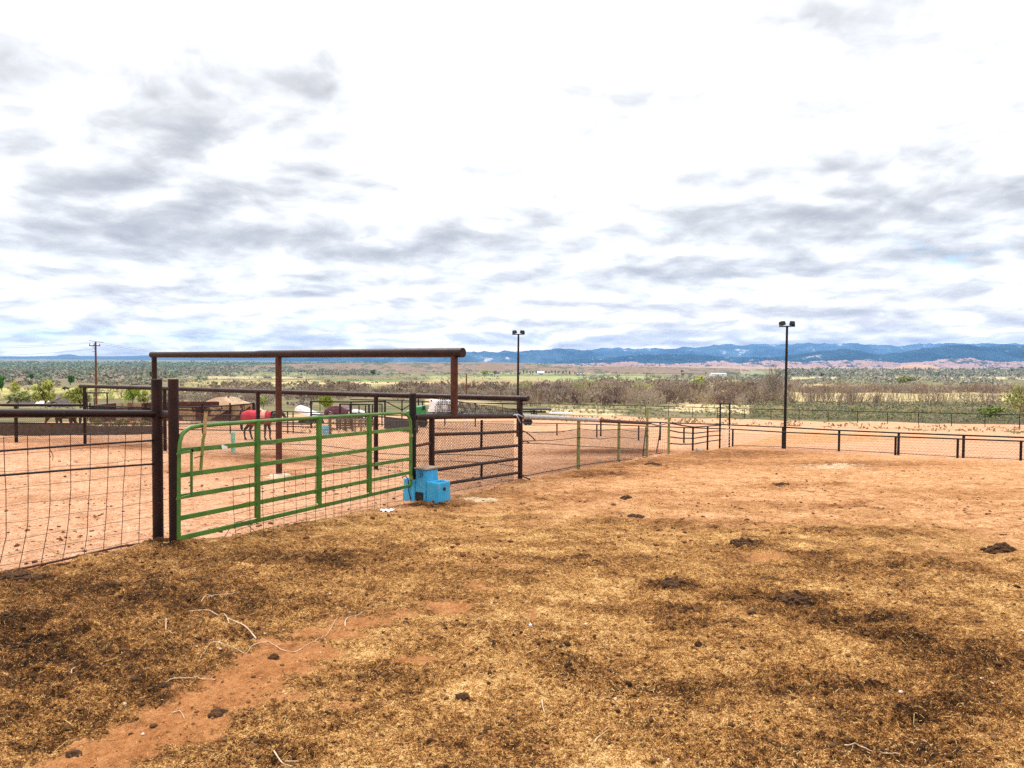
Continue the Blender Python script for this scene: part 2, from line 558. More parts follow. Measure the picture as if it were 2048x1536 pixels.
PALE = [(960, 1000, 50, 6, .9), (1660, 935, 120, 6, .6), (1650, 930, 160, 4, .6), (1750, 945, 90, 5, .5), (555, 955, 30, 4, 1.0), (80, 850, 90, 6, .5)]
FIELDS = [  # x0, x1, y0, y1 in the photograph, colour of the crop or bare soil
    (1180, 2100, 779, 803, (.47, .37, .19), 0), (1560, 2100, 754.5, 758.5, (.46, .40, .22), 0), (-100, 780, 725, 752, (.15, .155, .10), 0), (1560, 2100, 740, 754.5, (.20, .18, .12), 0), (1400, 1720, 767, 774, (.44, .34, .19), 0), (1620, 1780, 759, 764, (.16, .19, .06), 0),
    (380, 760, 760, 773, (.34, .30, .13), 0), (760, 1120, 764, 770, (.33, .24, .12), 0), (540, 870, 765, 767.6, (.56, .40, .24), 0), (640, 800, 760.5, 763, (.11, .22, .05), 0), (850, 1330, 752, 763, (.27, .30, .12), 0),
    (860, 1100, 757, 766, (.34, .25, .13), 0), (-100, 420, 776, 797, (.36, .32, .12), 0), (380, 620, 753, 757, (.46, .37, .22), 0), (180, 640, 745, 752, (.20, .21, .09), 0), (960, 1560, 742, 749, (.25, .25, .13), 0),
    (1120, 1480, 757, 764, (.28, .28, .13), 0), (-100, 330, 752, 764, (.19, .14, .10), 0), (400, 620, 762, 764.5, (.24, .2, .1), 0), (1000, 2100, 730.5, 738, (.36, .24, .18), 0), (1300, 1500, 739, 742, (.40, .36, .28), 0)]

# ------------------------------------------------------------------ the ground: one sheet from under the camera to the foot of the mountains
def seg(a, b, step):
    n = max(2, int(math.log(b / a) / step)); return list(np.exp(np.linspace(math.log(a), math.log(b), n, endpoint=False)))


rad = np.array(seg(.25, 2.4, .12) + seg(2.4, 9, GSTEP) + seg(9, 60, GSTEP * 1.8) + seg(60, 1000, .013) + seg(1000, 16300, .04) + [16300.0])
fr = np.radians(43.0)
az = np.concatenate([np.arange(-fr, fr, GCOL), np.linspace(fr, 2 * math.pi - fr, 120, endpoint=False)])
nr, na = len(rad), len(az)
R_, A_ = np.meshgrid(rad, az, indexing='ij')
X = (R_ * np.sin(A_)).ravel(); Y = np.maximum((R_ * np.cos(A_)).ravel(), -900 + R_.ravel() * -.002); R1 = R_.ravel()
Z = CAM_Z - depth_at(X, np.where(Y > 0, np.maximum(Y, 0), 0)) - 0.0
Z = np.where(Y < 0, Z - 0.02 * np.minimum(-Y, 900), Z)
near = R1 < 75
xn, yn = X[near], Y[near]
sd_ = side_of_yard(xn, yn)
wob = fbm(xn * .5, yn * .5, 3, 5) * .35
man = np.zeros(xn.shape); cla = np.zeros(xn.shape); pal = np.zeros(xn.shape)
for p_ in MANURE_AND_SHADE: man = np.maximum(man, patch(xn, yn, *p_)) + 0.25 * patch(xn, yn, *p_)
for p_ in CLAY: cla = np.maximum(cla, patch(xn, yn, *p_))
for p_ in PALE: pal = np.maximum(pal, patch(xn, yn, *p_))
yard = sstep(-.10, .22, sd_ + wob * .35)                       # the bedding stops at the fence line
dfar = np.hypot(xn, yn)
straw = yard * (1 - .8 * sstep(5.5, 15, dfar + wob * 7 + 0.22 * xn)) * (1 - .85 * np.clip(cla, 0, 1))
straw = np.maximum(straw, 0.22 * yard * (1 - sstep(20, 40, dfar)))
man = man * np.where((sd_ < 0) & (dfar > 14), 1.15, 0.25 + 0.75 * yard)
cla = cla * yard
# relief: hoof-worn humps, clods, the banked edge of the bedding
rough = np.clip(.35 + man + .5 * straw, 0, 1.6)
fade = 1 - sstep(30, 75, dfar)
z_ = fbm(xn / 1.3, yn / 1.3, 3, 11) * .035 + fbm(xn / .22, yn / .22, 4, 21, .62) * .027 * rough
fine = dfar < 14
hz = np.zeros(xn.shape)
hz[fine] = fbm(xn[fine] / .05, yn[fine] / .05, 3, 31, .65) * .0125 * rough[fine] * (1 - sstep(8, 14, dfar[fine]))
# hoof prints: small rimmed pits
hp = perlin(xn / .17 + 40, yn / .17, 77)
z_ -= sstep(.36, .60, hp) * .026 * (1 - .3 * straw) * (1 - np.clip(cla, 0, .8))
z_ = z_ * fade + hz + yard * .07 * np.exp(-np.abs(sd_) / 1.2) * (xn < 1) * (1 - sstep(10, 14, dfar)) - np.clip(cla, 0, 1) * .02
for fx, fy, hh in ((313, 1095, .05), (345, 1103, .05), (825, 1003, .04), (1040, 962, .06)):
    g = on_ground(fx, fy); z_ += hh * np.exp(-((xn - g.x) ** 2 + (yn - g.y) ** 2) / .12)
Z[near] += z_
NEAR_Z = (xn, yn, z_)
# far country: scrub, fields and tracks by colour, gullies and benches by height
farm = R1 > 40
xf, yf = X[farm], Y[farm]
ff = np.clip((R1[farm] - 60) / 200, 0, 1)
Z[farm] += fbm(xf / 60, yf / 60, 3, 61) * 1.2 * ff + fbm(xf / 900, yf / 500, 3, 63) * 6 * np.clip((R1[farm] - 1200) / 3000, 0, 1)
dirx = np.where(yf > 1, xf / np.maximum(yf, 1), 9)
PXF = 1024 + FPX * dirx
PYF = HORIZON + FPX * (-(Z[farm] - CAM_Z)) / np.maximum(yf, 1) + (PXF - 1024) * ROLL
# edge of the dirt yard: follows the far pipe fence on the right, the track on the left
edge = np.interp(PXF, [-500, 330, 640, 1000, 1340, 2048, 3000], [852, 842, 828, 829, 836, 851, 872])
edge2 = np.interp(PXF, [-500, 330, 640, 1000, 1340, 2048, 3000], [838, 836, 818, 826, 836, 851, 872])
nz = fbm(xf / 9, yf / 9, 4, 71)
veg = sstep(1.2, -1.6, PYF - edge + nz * 2.2)
strip = np.exp(-((PYF - edge - np.interp(PXF, [900, 1500, 2100], [8, 11, 14])) / 3.5) ** 2) * sstep(.05, .45, fbm(xf / 3.0, yf / 3.0, 3, 74) + .1) * (PXF > 1100)
nb = fbm(xf / 90, yf / 45, 4, 72); nc = fbm(xf / 25, yf / 25, 4, 73)
c_scrub = np.stack([.185 + .05 * nb + .05 * nc, .155 + .045 * nb + .04 * nc, .082 + .01 * nb + .02 * nc], 1)
sagef = ((PXF > 1440) & (PYF > 808) & (PYF < 856))[:, None]
c_scrub = np.where(sagef, c_scrub * np.array([.74, .64, .62]), c_scrub)
grn = sstep(-.1, .5, fbm(xf / 40, yf / 30, 3, 75) + .25 * (PXF > 1450) - .1)[:, None]
c_scrub = c_scrub * (1 - .5 * grn) + np.array([.115, .12, .050]) * .5 * grn
wash = (sstep(.15, .4, fbm(xf / 35, yf / 60, 3, 76)) * (PYF > 798) * (PXF > 850) * (PXF < 1500))[:, None]
c_scrub = c_scrub * (1 - wash) + np.array([.50, .38, .22]) * wash
for x0, x1, y0, y1, c, _ in FIELDS:
    wy = nz * .9
    m = sstep(x0 - 25, x0 + 25, PXF) * (1 - sstep(x1 - 25, x1 + 25, PXF)) * sstep(y0 - .5, y0 + .5, PYF + wy) * (1 - sstep(y1 - .5, y1 + .5, PYF + wy))
    m = (m * .92)[:, None]
    c_scrub = c_scrub * (1 - m) + (np.array(c) * (1 + .22 * nc[:, None] + .15 * nb[:, None])) * m
me = None
ATTR = np.zeros((len(X), 4), np.float32); FARC = np.zeros((len(X), 4), np.float32)
ATTR[near, 0] = np.clip(man, 0, 1.2); ATTR[near, 1] = straw; ATTR[near, 2] = cla; ATTR[near, 3] = pal
FARC[farm, :3] = np.clip(c_scrub, 0.02, 1); FARC[farm, 3] = np.clip(np.maximum(veg, strip * .75), 0, 1)
yardside = np.zeros(len(X), np.float32); yardside[near] = yard
ii = np.arange(nr - 1)[:, None] * na + np.arange(na)[None, :]
jj = np.arange(nr - 1)[:, None] * na + (np.arange(na)[None, :] + 1) % na
quads = np.stack([ii, ii + na, jj + na, jj], -1).reshape(-1, 4)

gm, k, b = new_mat('dirt')
P = k.add('ShaderNodeNewGeometry').outputs['Position']
at = k.add('ShaderNodeAttribute', attribute_name='litter_shade'); ac = k.add('ShaderNodeSeparateColor'); k.put(ac.inputs[0], at.outputs['Color'])
aM0, aS, aC = ac.outputs[0], ac.outputs[1], ac.outputs[2]; aP = at.outputs['Alpha']
fa = k.add('ShaderNodeAttribute', attribute_name='far_country')
ya = k.add('ShaderNodeAttribute', attribute_name='yard').outputs['Fac']
n0 = k.noise(P, .35, 4, .55); n1 = k.noise(P, 1.7, 5, .6); n2 = k.noise(P, 7, 5, .65); n3 = k.noise(P, 32, 4, .65); n4 = k.noise(P, 120, 3, .6); n5 = k.noise(k.vmath('ADD', P, (13, 5, 2)), 230, 2, .6)
n3b = k.noise(k.vmath('ADD', P, (31, 17, 5)), 21, 5, .7); n2b = k.noise(k.vmath('ADD', P, (3, 71, 5)), 4.2, 5, .7)
# dung, and the shade painted at post feet, break into clumps, not a stain
aM = k.math('MULTIPLY', aM0, k.step(k.math('ADD', k.math('MULTIPLY', n3b, .6), k.math('MULTIPLY', n2, .4)), .40, .58, .35, 1.55))


def tone(base, terms, stops):
    """colour from a lightness built of several noises: dark crumbs through to pale stems"""
    t = base
    for n_, w_ in terms: t = k.math('MULTIPLY_ADD', k.math('SUBTRACT', n_, .5), w_, t)
    r = k.add('ShaderNodeValToRGB'); k.put(r.inputs[0], t); e = r.color_ramp.elements
    e[0].position, e[0].color = stops[0][0], (*stops[0][1], 1); e[1].position, e[1].color = stops[-1][0], (*stops[-1][1], 1)
    for p_, c_ in stops[1:-1]: q = e.new(p_); q.color = (*c_, 1)
    return r.outputs[0]


bed = tone(k.math('MULTIPLY_ADD', aM, -.42, BED_T), ((n4, 1.5), (n5, 1.2), (n3, 1.2), (n3b, .7), (n2b, .9), (n1, .75)), BED_STOPS)
snd = tone(k.math('MULTIPLY_ADD', aM, -.42, SND_T), ((n4, .75), (n3, .95), (n3b, .95), (n2, .8), (n2b, .8), (n1, .5)), SND_STOPS)
pnk = tone(k.math('MULTIPLY_ADD', aM, -.36, PNK_T), ((n4, .5), (n3, .75), (n3b, .95), (n2, .85), (n1, .5)), PNK_STOPS)
clay = tone(.55, ((n4, .6), (n3, .8), (n2, 1.0), (n2b, .6)), ((0.1, (.15, .052, .016)), (.45, (.33, .130, .044)), (.75, (.46, .21, .082)), (1.0, (.58, .31, .14))))
pale = k.mix(n3, (.66, .50, .34), (.55, .37, .21))
jit = k.math('ADD', k.math('MULTIPLY_ADD', n2, 1.3, -.65), k.math('MULTIPLY_ADD', n3, 1.0, -.5))
jit2 = k.math('ADD', k.math('MULTIPLY_ADD', n2b, 1.3, -.65), k.math('MULTIPLY_ADD', n3b, 1.2, -.6))
col = k.mix(k.step(k.math('MULTIPLY_ADD', jit2, .5, ya), .35, .65), pnk, snd)
col = k.mix(k.step(k.math('MULTIPLY_ADD', jit, 1.0, aS), .30, .62), col, bed)
col = k.mix(k.step(k.math('MULTIPLY_ADD', jit2, .85, k.math('MULTIPLY_ADD', jit, .35, aC)), .34, .62), col, clay)
col = k.mix(k.step(k.math('MULTIPLY_ADD', jit, .8, aP), .45, .65), col, pale)
crumb = k.step(k.math('ADD', k.math('MULTIPLY_ADD', n1, .14, n3b), k.math('MULTIPLY', aM, .06)), .725, .75)
col = k.mix(k.math('MULTIPLY', crumb, .8), col, (.045, .019, .007))
# beyond the yard
n6 = k.noise(P, .22, 6, .7); n7 = k.noise(P, .9, 4, .7)
fc = k.mix(1.0, fa.outputs['Color'], k.mix(k.step(n6, .35, .65), (.72, .70, .66), (1.2, 1.2, 1.15)), 'MULTIPLY')
fc = k.mix(k.math('MULTIPLY', k.step(n7, .52, .62), .4), fc, k.mix(1.0, fc, (.45, .5, .4), 'MULTIPLY'))
col = k.mix(k.step(k.math('MULTIPLY_ADD', k.math('SUBTRACT', n7, .5), .8, fa.outputs['Alpha']), .35, .65), col, fc)
k.put(b.inputs['Base Color'], col)
b.inputs['Roughness'].default_value = .95; b.inputs['Specular IOR Level'].default_value = .08
hgt = k.math('ADD', k.math('MULTIPLY', n3, 1.0), k.math('ADD', k.math('MULTIPLY', n4, .45), k.math('MULTIPLY', n3b, .8)))
k.put(b.inputs['Normal'], k.bump(hgt, 1.0, .028))

me = np_mesh('ground', np.stack([X, Y, Z], 1), quads, gm, smooth=True)
for nm, arr in (('litter_shade', ATTR), ('far_country', FARC)):
    a_ = me.attributes.new(nm, 'FLOAT_COLOR', 'POINT'); a_.data.foreach_set('color', arr.ravel())
a_ = me.attributes.new('yard', 'FLOAT', 'POINT'); a_.data.foreach_set('value', yardside)
# floor under the camera
structure(link('ground', me))
print('ground', len(X))

# ------------------------------------------------------------------ mountains
def silhouette(pts):
    xs = [p[0] for p in pts]; ys = [p[1] for p in pts]
    return lambda px: np.interp(px, xs, ys)


def elev_at(px, py, D):
    """height of a sight line at distance D"""
    return CAM_Z - (py - HORIZON - (px - 1024) * ROLL) / FPX * D


def massif(name, top, base, D0, D1, x0, x1, mt, amp, rid, seed, cols=560, rows=46, crest=.62, power=.8, rough=1.0):
    px = np.linspace(x0, x1, cols)
    V = np.zeros((rows, cols, 3))
    tp = top(px) if callable(top) else np.full(cols, top); bs = base(px) if callable(base) else np.full(cols, base)
    for i in range(rows):
        t = i / (rows - 1)
        D = D0 + (D1 - D0) * t
        xx = (px - 1024) / FPX * D
        Dc = D0 + (D1 - D0) * crest
        zt = elev_at(px, tp, Dc); zb = elev_at(px, bs, D0) - 6
        sh = min(1, t / crest) ** power if t <= crest else 1 - .5 * (t - crest) / (1 - crest)
        # gullies that run down the face: ridged noise across, drifting with height
        r1 = 1 - np.abs(fbm(xx / rid + 0.6 * t + seed, np.full(cols, D / rid * .35), 4, seed)) * 2.0
        env = math.sin(math.pi * min(1, t / crest)) if t <= crest else .3
        V[i, :, 0] = xx; V[i, :, 1] = D
        V[i, :, 2] = zb + (zt - zb) * sh + amp * env * (r1 - .6) + amp * .12 * rough * fbm(xx / rid * 5, np.full(cols, D / rid * 3.), 3, seed + 3) * (t > 0)
    V[0, :, 2] -= 60
    idx = np.arange(rows - 1)[:, None] * cols + np.arange(cols - 1)[None, :]
    F = np.stack([idx, idx + 1, idx + cols + 1, idx + cols], -1).reshape(-1, 4)
    return structure(link(name, np_mesh(name, V.reshape(-1, 3), F, mt, smooth=True)))


def hill_mat(name, lo, hi, pale, scale, pale_at, low_pale=None, zlo=0, zhi=1):
    m, k, b = new_mat(name)
    g = k.add('ShaderNodeNewGeometry'); P = g.outputs['Position']
    s = k.add('ShaderNodeSeparateXYZ'); k.put(s.inputs[0], P)
    a = k.noise(k.vmath('MULTIPLY', P, (1, .4, 2.2)), scale, 6, .65); c = k.noise(k.vmath('MULTIPLY', P, (1, .3, 1.2)), scale * 3.1, 6, .7)
    col = k.mix(k.step(a, .35, .65), lo, hi)
    col = k.mix(k.step(k.math('MULTIPLY_ADD', c, .5, k.math('MULTIPLY', a, .5)), pale_at, pale_at + .05), col, pale)
    if low_pale:
        f = k.step(k.math('MULTIPLY_ADD', k.math('SUBTRACT', c, .5), (zhi - zlo) * 2.2, s.outputs[2]), zhi, zlo)
        col = k.mix(f, col, low_pale)
    k.put(b.inputs['Base Color'], col); b.inputs['Roughness'].default_value = 1; b.inputs['Specular IOR Level'].default_value = 0
    return m


forest = hill_mat('hazed_juniper_slopes', (.006, .022, .040), (.024, .055, .080), (.30, .26, .24), .0024, .575)  # part of the air's blue is put into the three mountain slope colours
forest_far = hill_mat('hazed_far_slopes', (.016, .042, .078), (.06, .105, .15), (.36, .36, .37), .0017, .575)
mesa_m = hill_mat('hazed_mesa_slopes', (.045, .07, .10), (.06, .09, .12), (.26, .24, .24), .0008, .66)
badl = hill_mat('badland_clay', (.29, .185, .165), (.40, .27, .235), (.060, .070, .095), .005, .495)
bench = hill_mat('scrub_bench', (.19, .135, .10), (.25, .165, .12), (.10, .105, .065), .010, .50)

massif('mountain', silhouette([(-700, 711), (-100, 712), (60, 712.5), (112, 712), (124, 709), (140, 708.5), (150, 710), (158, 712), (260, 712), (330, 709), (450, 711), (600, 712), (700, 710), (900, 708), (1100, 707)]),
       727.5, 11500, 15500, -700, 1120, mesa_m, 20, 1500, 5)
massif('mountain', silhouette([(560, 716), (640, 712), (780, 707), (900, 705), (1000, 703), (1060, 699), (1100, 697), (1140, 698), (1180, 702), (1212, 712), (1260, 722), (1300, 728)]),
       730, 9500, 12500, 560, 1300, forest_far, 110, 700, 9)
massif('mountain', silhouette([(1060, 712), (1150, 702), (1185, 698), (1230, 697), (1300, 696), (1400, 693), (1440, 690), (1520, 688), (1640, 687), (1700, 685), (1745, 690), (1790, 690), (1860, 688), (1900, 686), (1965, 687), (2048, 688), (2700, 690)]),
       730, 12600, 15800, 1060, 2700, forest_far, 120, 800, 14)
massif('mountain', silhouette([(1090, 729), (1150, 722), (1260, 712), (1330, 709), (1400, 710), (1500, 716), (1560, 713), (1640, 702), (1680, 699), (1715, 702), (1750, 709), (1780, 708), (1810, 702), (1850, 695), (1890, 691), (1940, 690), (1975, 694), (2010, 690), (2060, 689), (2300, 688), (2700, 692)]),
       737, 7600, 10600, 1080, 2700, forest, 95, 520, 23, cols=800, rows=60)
massif('hill', silhouette([(1000, 731), (1060, 729), (1110, 731), (1190, 727), (1260, 724), (1320, 728), (1380, 727), (1440, 722), (1480, 728), (1540, 721), (1600, 725), (1640, 722), (1700, 722), (1740, 719), (1800, 727), (1850, 724), (1890, 717), (1940, 716), (1970, 722), (2000, 725), (2060, 722), (2300, 722), (2600, 728)]),
       737, 5200, 6600, 1000, 2600, badl, 34, 150, 31, cols=1300, rows=70, power=1.1, rough=2.2)
massif('mesa', silhouette([(1760, 741), (1790, 735), (1806, 729), (1830, 728.6), (1855, 728.8), (1872, 733), (1900, 739), (1930, 742)]),
       742, 3900, 4500, 1755, 1935, hill_mat('mesa_clay', (.36, .22, .15), (.42, .26, .18), (.30, .18, .12), .008, .6), 5, 90, 41, cols=200, rows=26, power=.8)
massif('hill', silhouette([(430, 733), (560, 728.5), (640, 727), (700, 726), (820, 726), (960, 725), (1010, 725.5), (1060, 727), (1100, 731), (1160, 733), (1300, 733), (1400, 736), (1480, 741)]),
       silhouette([(430, 736), (600, 744), (900, 747), (1100, 745), (1480, 741)]), 2150, 3300, 430, 1480, bench, 9, 160, 47, cols=700, rows=40, power=.9)

# ------------------------------------------------------------------ the air
hm = bpy.data.materials.new('haze'); hm.use_nodes = True; hm.node_tree.nodes.clear()
k = NT(hm.node_tree)
o_ = k.add('ShaderNodeOutputMaterial'); v_ = k.add('ShaderNodeVolumePrincipled')
v_.inputs['Color'].default_value = (*HAZE_COL, 1); v_.inputs['Density'].default_value = HAZE; v_.inputs['Anisotropy'].default_value = 0.1
k.l.new(v_.outputs[0], o_.inputs['Volume'])
if HAZE > 0:
    hb = MB().box((0, 7800, 150), (34000, 17800, 640))
    ho = hb.build('haze', hm); ho['kind'] = 'stuff'

# ================================================================== the yard: pipe, wire and gates
PIPE = mat('oxide_pipe', (.026, .0075, .006), (.012, .004, .0038), 5, .5, spots=(.065, .024, .013), spot_at=.66, spot_scale=14, bump=.1, spec=.22)
PIPE_RUST = mat('rusty_pipe', (.050, .014, .008), (.085, .026, .012), 12, .75, spots=(.24, .15, .10), spot_at=.64, spot_scale=30)
PIPE_DARK = mat('black_pipe', (.007, .0055, .006), (.013, .008, .008), 6, .6, spec=.2)
PIPE_SILVER = mat('galvanised_pipe', (.42, .42, .42), (.30, .29, .28), 9, .45, .5, spots=(.60, .60, .60), spot_at=.6)
WIRE = mat('rusty_wire', (.07, .03, .018), (.04, .018, .012), 20, .7)
WIRE_GALV = mat('galvanised_wire', (.12, .10, .095), (.06, .05, .047), 20, .6, .3)
MESHW = mat('chain_link_wire', (.045, .030, .024), (.075, .055, .045), 9, .7)
GREEN = mat('green_gate_paint', (.070, .175, .018), (.042, .125, .014), 4, .42, spots=(.085, .060, .026), spot_at=.635, spot_scale=22, spec=.5, bump=.05)
GREENW = mat('weathered_green_post', (.17, .19, .045), (.25, .24, .10), 9, .85, spots=(.09, .10, .03), spot_at=.60, stretch=(1, 1, .25))
BLUE = mat('blue_poly', (.018, .27, .52), (.03, .34, .58), 3, .42, spec=.5, spots=(.34, .33, .29), spot_at=.60, spot_scale=3.4, bump=.05)
BLACK = mat('black_rubber', (.010, .010, .010), (.02, .02, .02), 6, .7)
WOOD = mat('grey_planks', (.16, .11, .075), (.09, .06, .04), 6, .9, stretch=(1, 1, 6))
WOODP = mat('pole_timber', (.17, .060, .022), (.11, .035, .014), 6, .9, stretch=(6, 6, .6))
WHITE = mat('white_paint', (.78, .78, .78), (.66, .66, .67), 4, .5, spots=(.42, .36, .30), spot_at=.68)
CREAM = mat('cream_siding', (.60, .52, .40), (.50, .43, .33), 3, .8)
STEEL = mat('grey_steel', (.25, .25, .25), (.18, .18, .18), 9, .4, .8)
GLASS = mat('dark_glass', (.02, .025, .03), (.03, .035, .04), 3, .1, spec=.8)


def up(p, z): return Vector((p.x, p.y, p.z + z))
def dn(p, z=.15): return Vector((p.x, p.y, gz(p.x, p.y) - z))


def post_mb(pl, px, ytop, r, n=10, lean=0.0):
    f = pl.foot(px); t = pl.at(px, ytop)
    return MB().tube([dn(f, .12), Vector((f.x, f.y, (f.z + t.z) / 2)), Vector((f.x + lean, f.y, t.z))], r, n)


def rail_mb(pl, pts, r, n=10, off=0.0, mb=None):
    return (mb or MB()).tube([pl.at(x, y, off) for x, y in pts], r, n)


def mean_loc(pl, px): return pl.foot(px)


def chain_link(A, B, h0, h1, mb, cell=.062, wr=.0026, flop=None):
    """woven wire between two ground points, from h0 to h1 above the ground line"""
    A, B = Vector(A), Vector(B)
    L = (B - A).length; H = h1 - h0

    def pt(s, h):
        p = A.lerp(B, s / L); p = Vector((p.x, p.y, p.z + h0 + h))
        return p
    n = int((L + H) / cell) + 1
    for i in range(-int(H / cell) - 1, n):
        for sg in (1, -1):
            s0 = i * cell if sg > 0 else i * cell + H
            # line s = s0 + sg*h
            ha, hb = 0.0, H
            if sg > 0:
                ha = max(ha, -s0); hb = min(hb, L - s0)
            else:
                ha = max(ha, s0 - L); hb = min(hb, s0)
            if hb - ha < .02: continue
            mb.tube([pt(s0 + sg * ha, ha), pt(s0 + sg * hb, hb)], wr, 3, cap=False)
    for h in (0, H): mb.tube([pt(0, h), pt(L, h)], wr * 1.3, 3, cap=False)
    return mb


# ------------------------------------------------------------------ near wire fence on the left
fl = thing('wire_fence', 'low pipe fence of bent rusty wire mesh under a thick maroon top rail', 'fence', PL_LEFT.foot(200))
rail_mb(PL_LEFT, [(-260, 828), (-60, 826.5), (150, 827), (303, 828), (338, 829)], .040, 14).build('top_rail', PIPE, fl, True)
post_mb(PL_LEFT, 313, 759, .055, 16).build('post', PIPE, fl, True)
MB().tube([up(PL_LEFT.at(313, 759), -.0), up(PL_LEFT.at(313, 759), .004)], .056, 16).build('post_cap', PIPE_RUST, fl, True)
for (ya, yb, r) in ((902, 881, .0105), (951, 928, .0105)):
    rail_mb(PL_LEFT, [(-260, ya + (ya - yb) * .55), (0, ya), (150, (ya + yb) / 2 - .5), (306, yb)], r, 6, .01).build('rod', PIPE, fl, True)
rail_mb(PL_LEFT, [(-260, 1172), (0, 1145), (60, 1134), (120, 1121), (180, 1107), (240, 1093), (306, 1084)], .011, 6, .01).build('rod', PIPE_RUST, fl, True)
mb = MB()


def z6(p): return (p[0] / 4.04, 780 + p[1] / 4.04)


for v in ([(30, 380), (38, 660), (48, 800), (50, 1180), (0, 1400)], [(222, 370), (228, 800), (225, 1080), (190, 1270), (150, 1460)], [(400, 350), (405, 900), (395, 1050), (365, 1230), (328, 1430)],
          [(570, 350), (572, 800), (555, 1050), (530, 1240), (500, 1400)], [(730, 345), (728, 700), (710, 1000), (705, 1160), (672, 1380)], [(875, 340), (872, 700), (858, 1000), (845, 1180), (830, 1350)],
          [(1015, 335), (1008, 650), (995, 800), (990, 1050), (975, 1320)], [(1145, 335), (1140, 650), (1130, 900), (1120, 1290)], [(-160, 390), (-150, 700), (-140, 1180), (-200, 1440)], [(-370, 395), (-360, 700), (-350, 1180), (-400, 1470)], [(-600, 400), (-590, 700), (-580, 1190), (-620, 1500)]):
    mb.tube([PL_LEFT.at(*z6(p), -.01) for p in v], .0034, 4)
mb.build('wire_mesh', WIRE, fl)
mb = MB()
for a, b in ((385, 328), (525, 430), (665, 555), (805, 670), (945, 790), (1085, 905), (1225, 1020), (1345, 1112), (1425, 1195), (1490, 1280)):
    s = (a - b) / 1240
    pts = []
    for x in (-640, -300, 0, 240, 480, 700, 900, 1100, 1240):
        pts.append(PL_LEFT.at(*z6((x, a - s * x + 6 * math.sin(x * .011 + a))), -.012))
    mb.tube(pts, .0026, 4)
mb.build('line_wire', WIRE_GALV, fl)
mb = MB(); p = PL_LEFT.at(100, 899, -.02)
mb.tube([p, p + Vector((.01, 0, -.02)), p + Vector((.035, -.01, -.06)), p + Vector((.03, -.01, -.10))], .003, 4)
mb.tube([p, p + Vector((-.006, 0, -.05)), p + Vector((.01, 0, -.075))], .003, 4)
mb.build('tie_wire', WIRE, fl)
for y in (1080, 926):
    c = PL_LEFT.at(322, y); MB().tube([c, c + PL_LEFT.dir * .02], .012, 8).build('bolt', STEEL, fl)

# ------------------------------------------------------------------ gate posts and the green gate
gp = thing('gate_post', 'thick maroon pipe post the green gate latches on, stubbed to its twin', 'post', PL_GATE.foot(345))
post_mb(PL_GATE, 346, 758, .053, 16).build('post_shaft', PIPE, gp, True)
a, b_ = PL_LEFT.at(320, 830), PL_GATE.at(346, 830)
MB().tube([a, a.lerp(b_, .5), b_], .040, 12).build('stub_pipe', PIPE, gp, True)
for y in (877, 906, 924, 942, 998, 1026, 1054, 1072, 1088):
    MB().tube([PL_LEFT.at(320, y + 2), PL_GATE.at(341, y - 1)], .0026, 4).build('crossing_wire', WIRE_GALV, gp)

gt = thing('farm_gate', 'green six bar tube gate with a tan topped latch lever', 'gate', PL_GATE.foot(590))


def z7(x, y): return (320 + x / 3.793, 780 + y / 3.793)


GO = .05
top = [(357, 960), (357.5, 900), (359, 884), (363, 871), (370, 862), (381, 855), (400, 851.5), (440, 848.2), (515, 842.8), (600, 837.2), (700, 831.4), (780, 827), (800, 826.2), (811, 828), (817, 833), (820.5, 842), (821.5, 856), (822, 900)]
rail_mb(PL_GATE, [(357, 1079), (357, 1020)] + top + [(822, 970)], .0235, 12, GO).build('gate_frame', GREEN, gt, True)
for ya, yb in ((901.5, 857), (951, 888), (994, 917), (1037, 944.5), (1077, 971)):
    pa, pb = PL_GATE.at(357, ya, GO), PL_GATE.at(822, yb, GO)
    mb = MB().bar(pa, pb, .030, .050)
    mb.build('bar', GREEN, gt, bevel=.006)
for xp, y0, y1 in ((515, 842, 1042), (638, 834, 1013), (738.5, 829, 991)):
    mb = MB().bar(PL_GATE.at(xp + 2, y0 - 1, GO + .037), PL_GATE.at(xp + 2, y1, GO + .037), .048, .012)
    mb.build('brace', GREEN, gt, bevel=.003)
    mb = MB().bar(PL_GATE.at(xp - 2, y0 + 2, GO - .037), PL_GATE.at(xp - 2, y1 - 6, GO - .037), .050, .012)
    mb.build('brace', GREEN, gt, bevel=.003)
lv = MB().tube([PL_GATE.at(409, 868, GO + .045), PL_GATE.at(406, 880, GO + .045), PL_GATE.at(401.5, 940, GO + .045)], .016, 8)
lvo = lv.build('latch_lever', mat('olive_paint', (.14, .17, .03), (.19, .18, .05), 8, .6), gt, True)
MB().tube([PL_GATE.at(411.5, 826, GO + .045), PL_GATE.at(409, 868, GO + .045)], .0185, 10).build('lever_grip', mat('tan_grip', (.42, .27, .12), (.33, .20, .09), 12, .8), lvo, True)
mb = MB()
mb.bar(PL_GATE.at(353, 908, GO + .05), PL_GATE.at(383, 902, GO + .05), .02, .022)
mb.bar(PL_GATE.at(383, 900, GO + .05), PL_GATE.at(383, 992, GO + .05), .02, .03)
mb.bar(PL_GATE.at(353, 998, GO + .05), PL_GATE.at(383, 990, GO + .05), .02, .022)
mb.build('latch_bracket', GREEN, gt, bevel=.003)
mb = MB(); c = PL_GATE.at(389, 916, GO + .06)
mb.tube([c, PL_GATE.at(404, 912, GO + .06)], .005, 5)
mb.build('latch_pin', PIPE_DARK, gt)
MB().tube([PL_GATE.at(383, 897, GO + .06), PL_GATE.at(386, 903, GO + .06)], .012, 6).build('latch_eye', PIPE_DARK, gt)
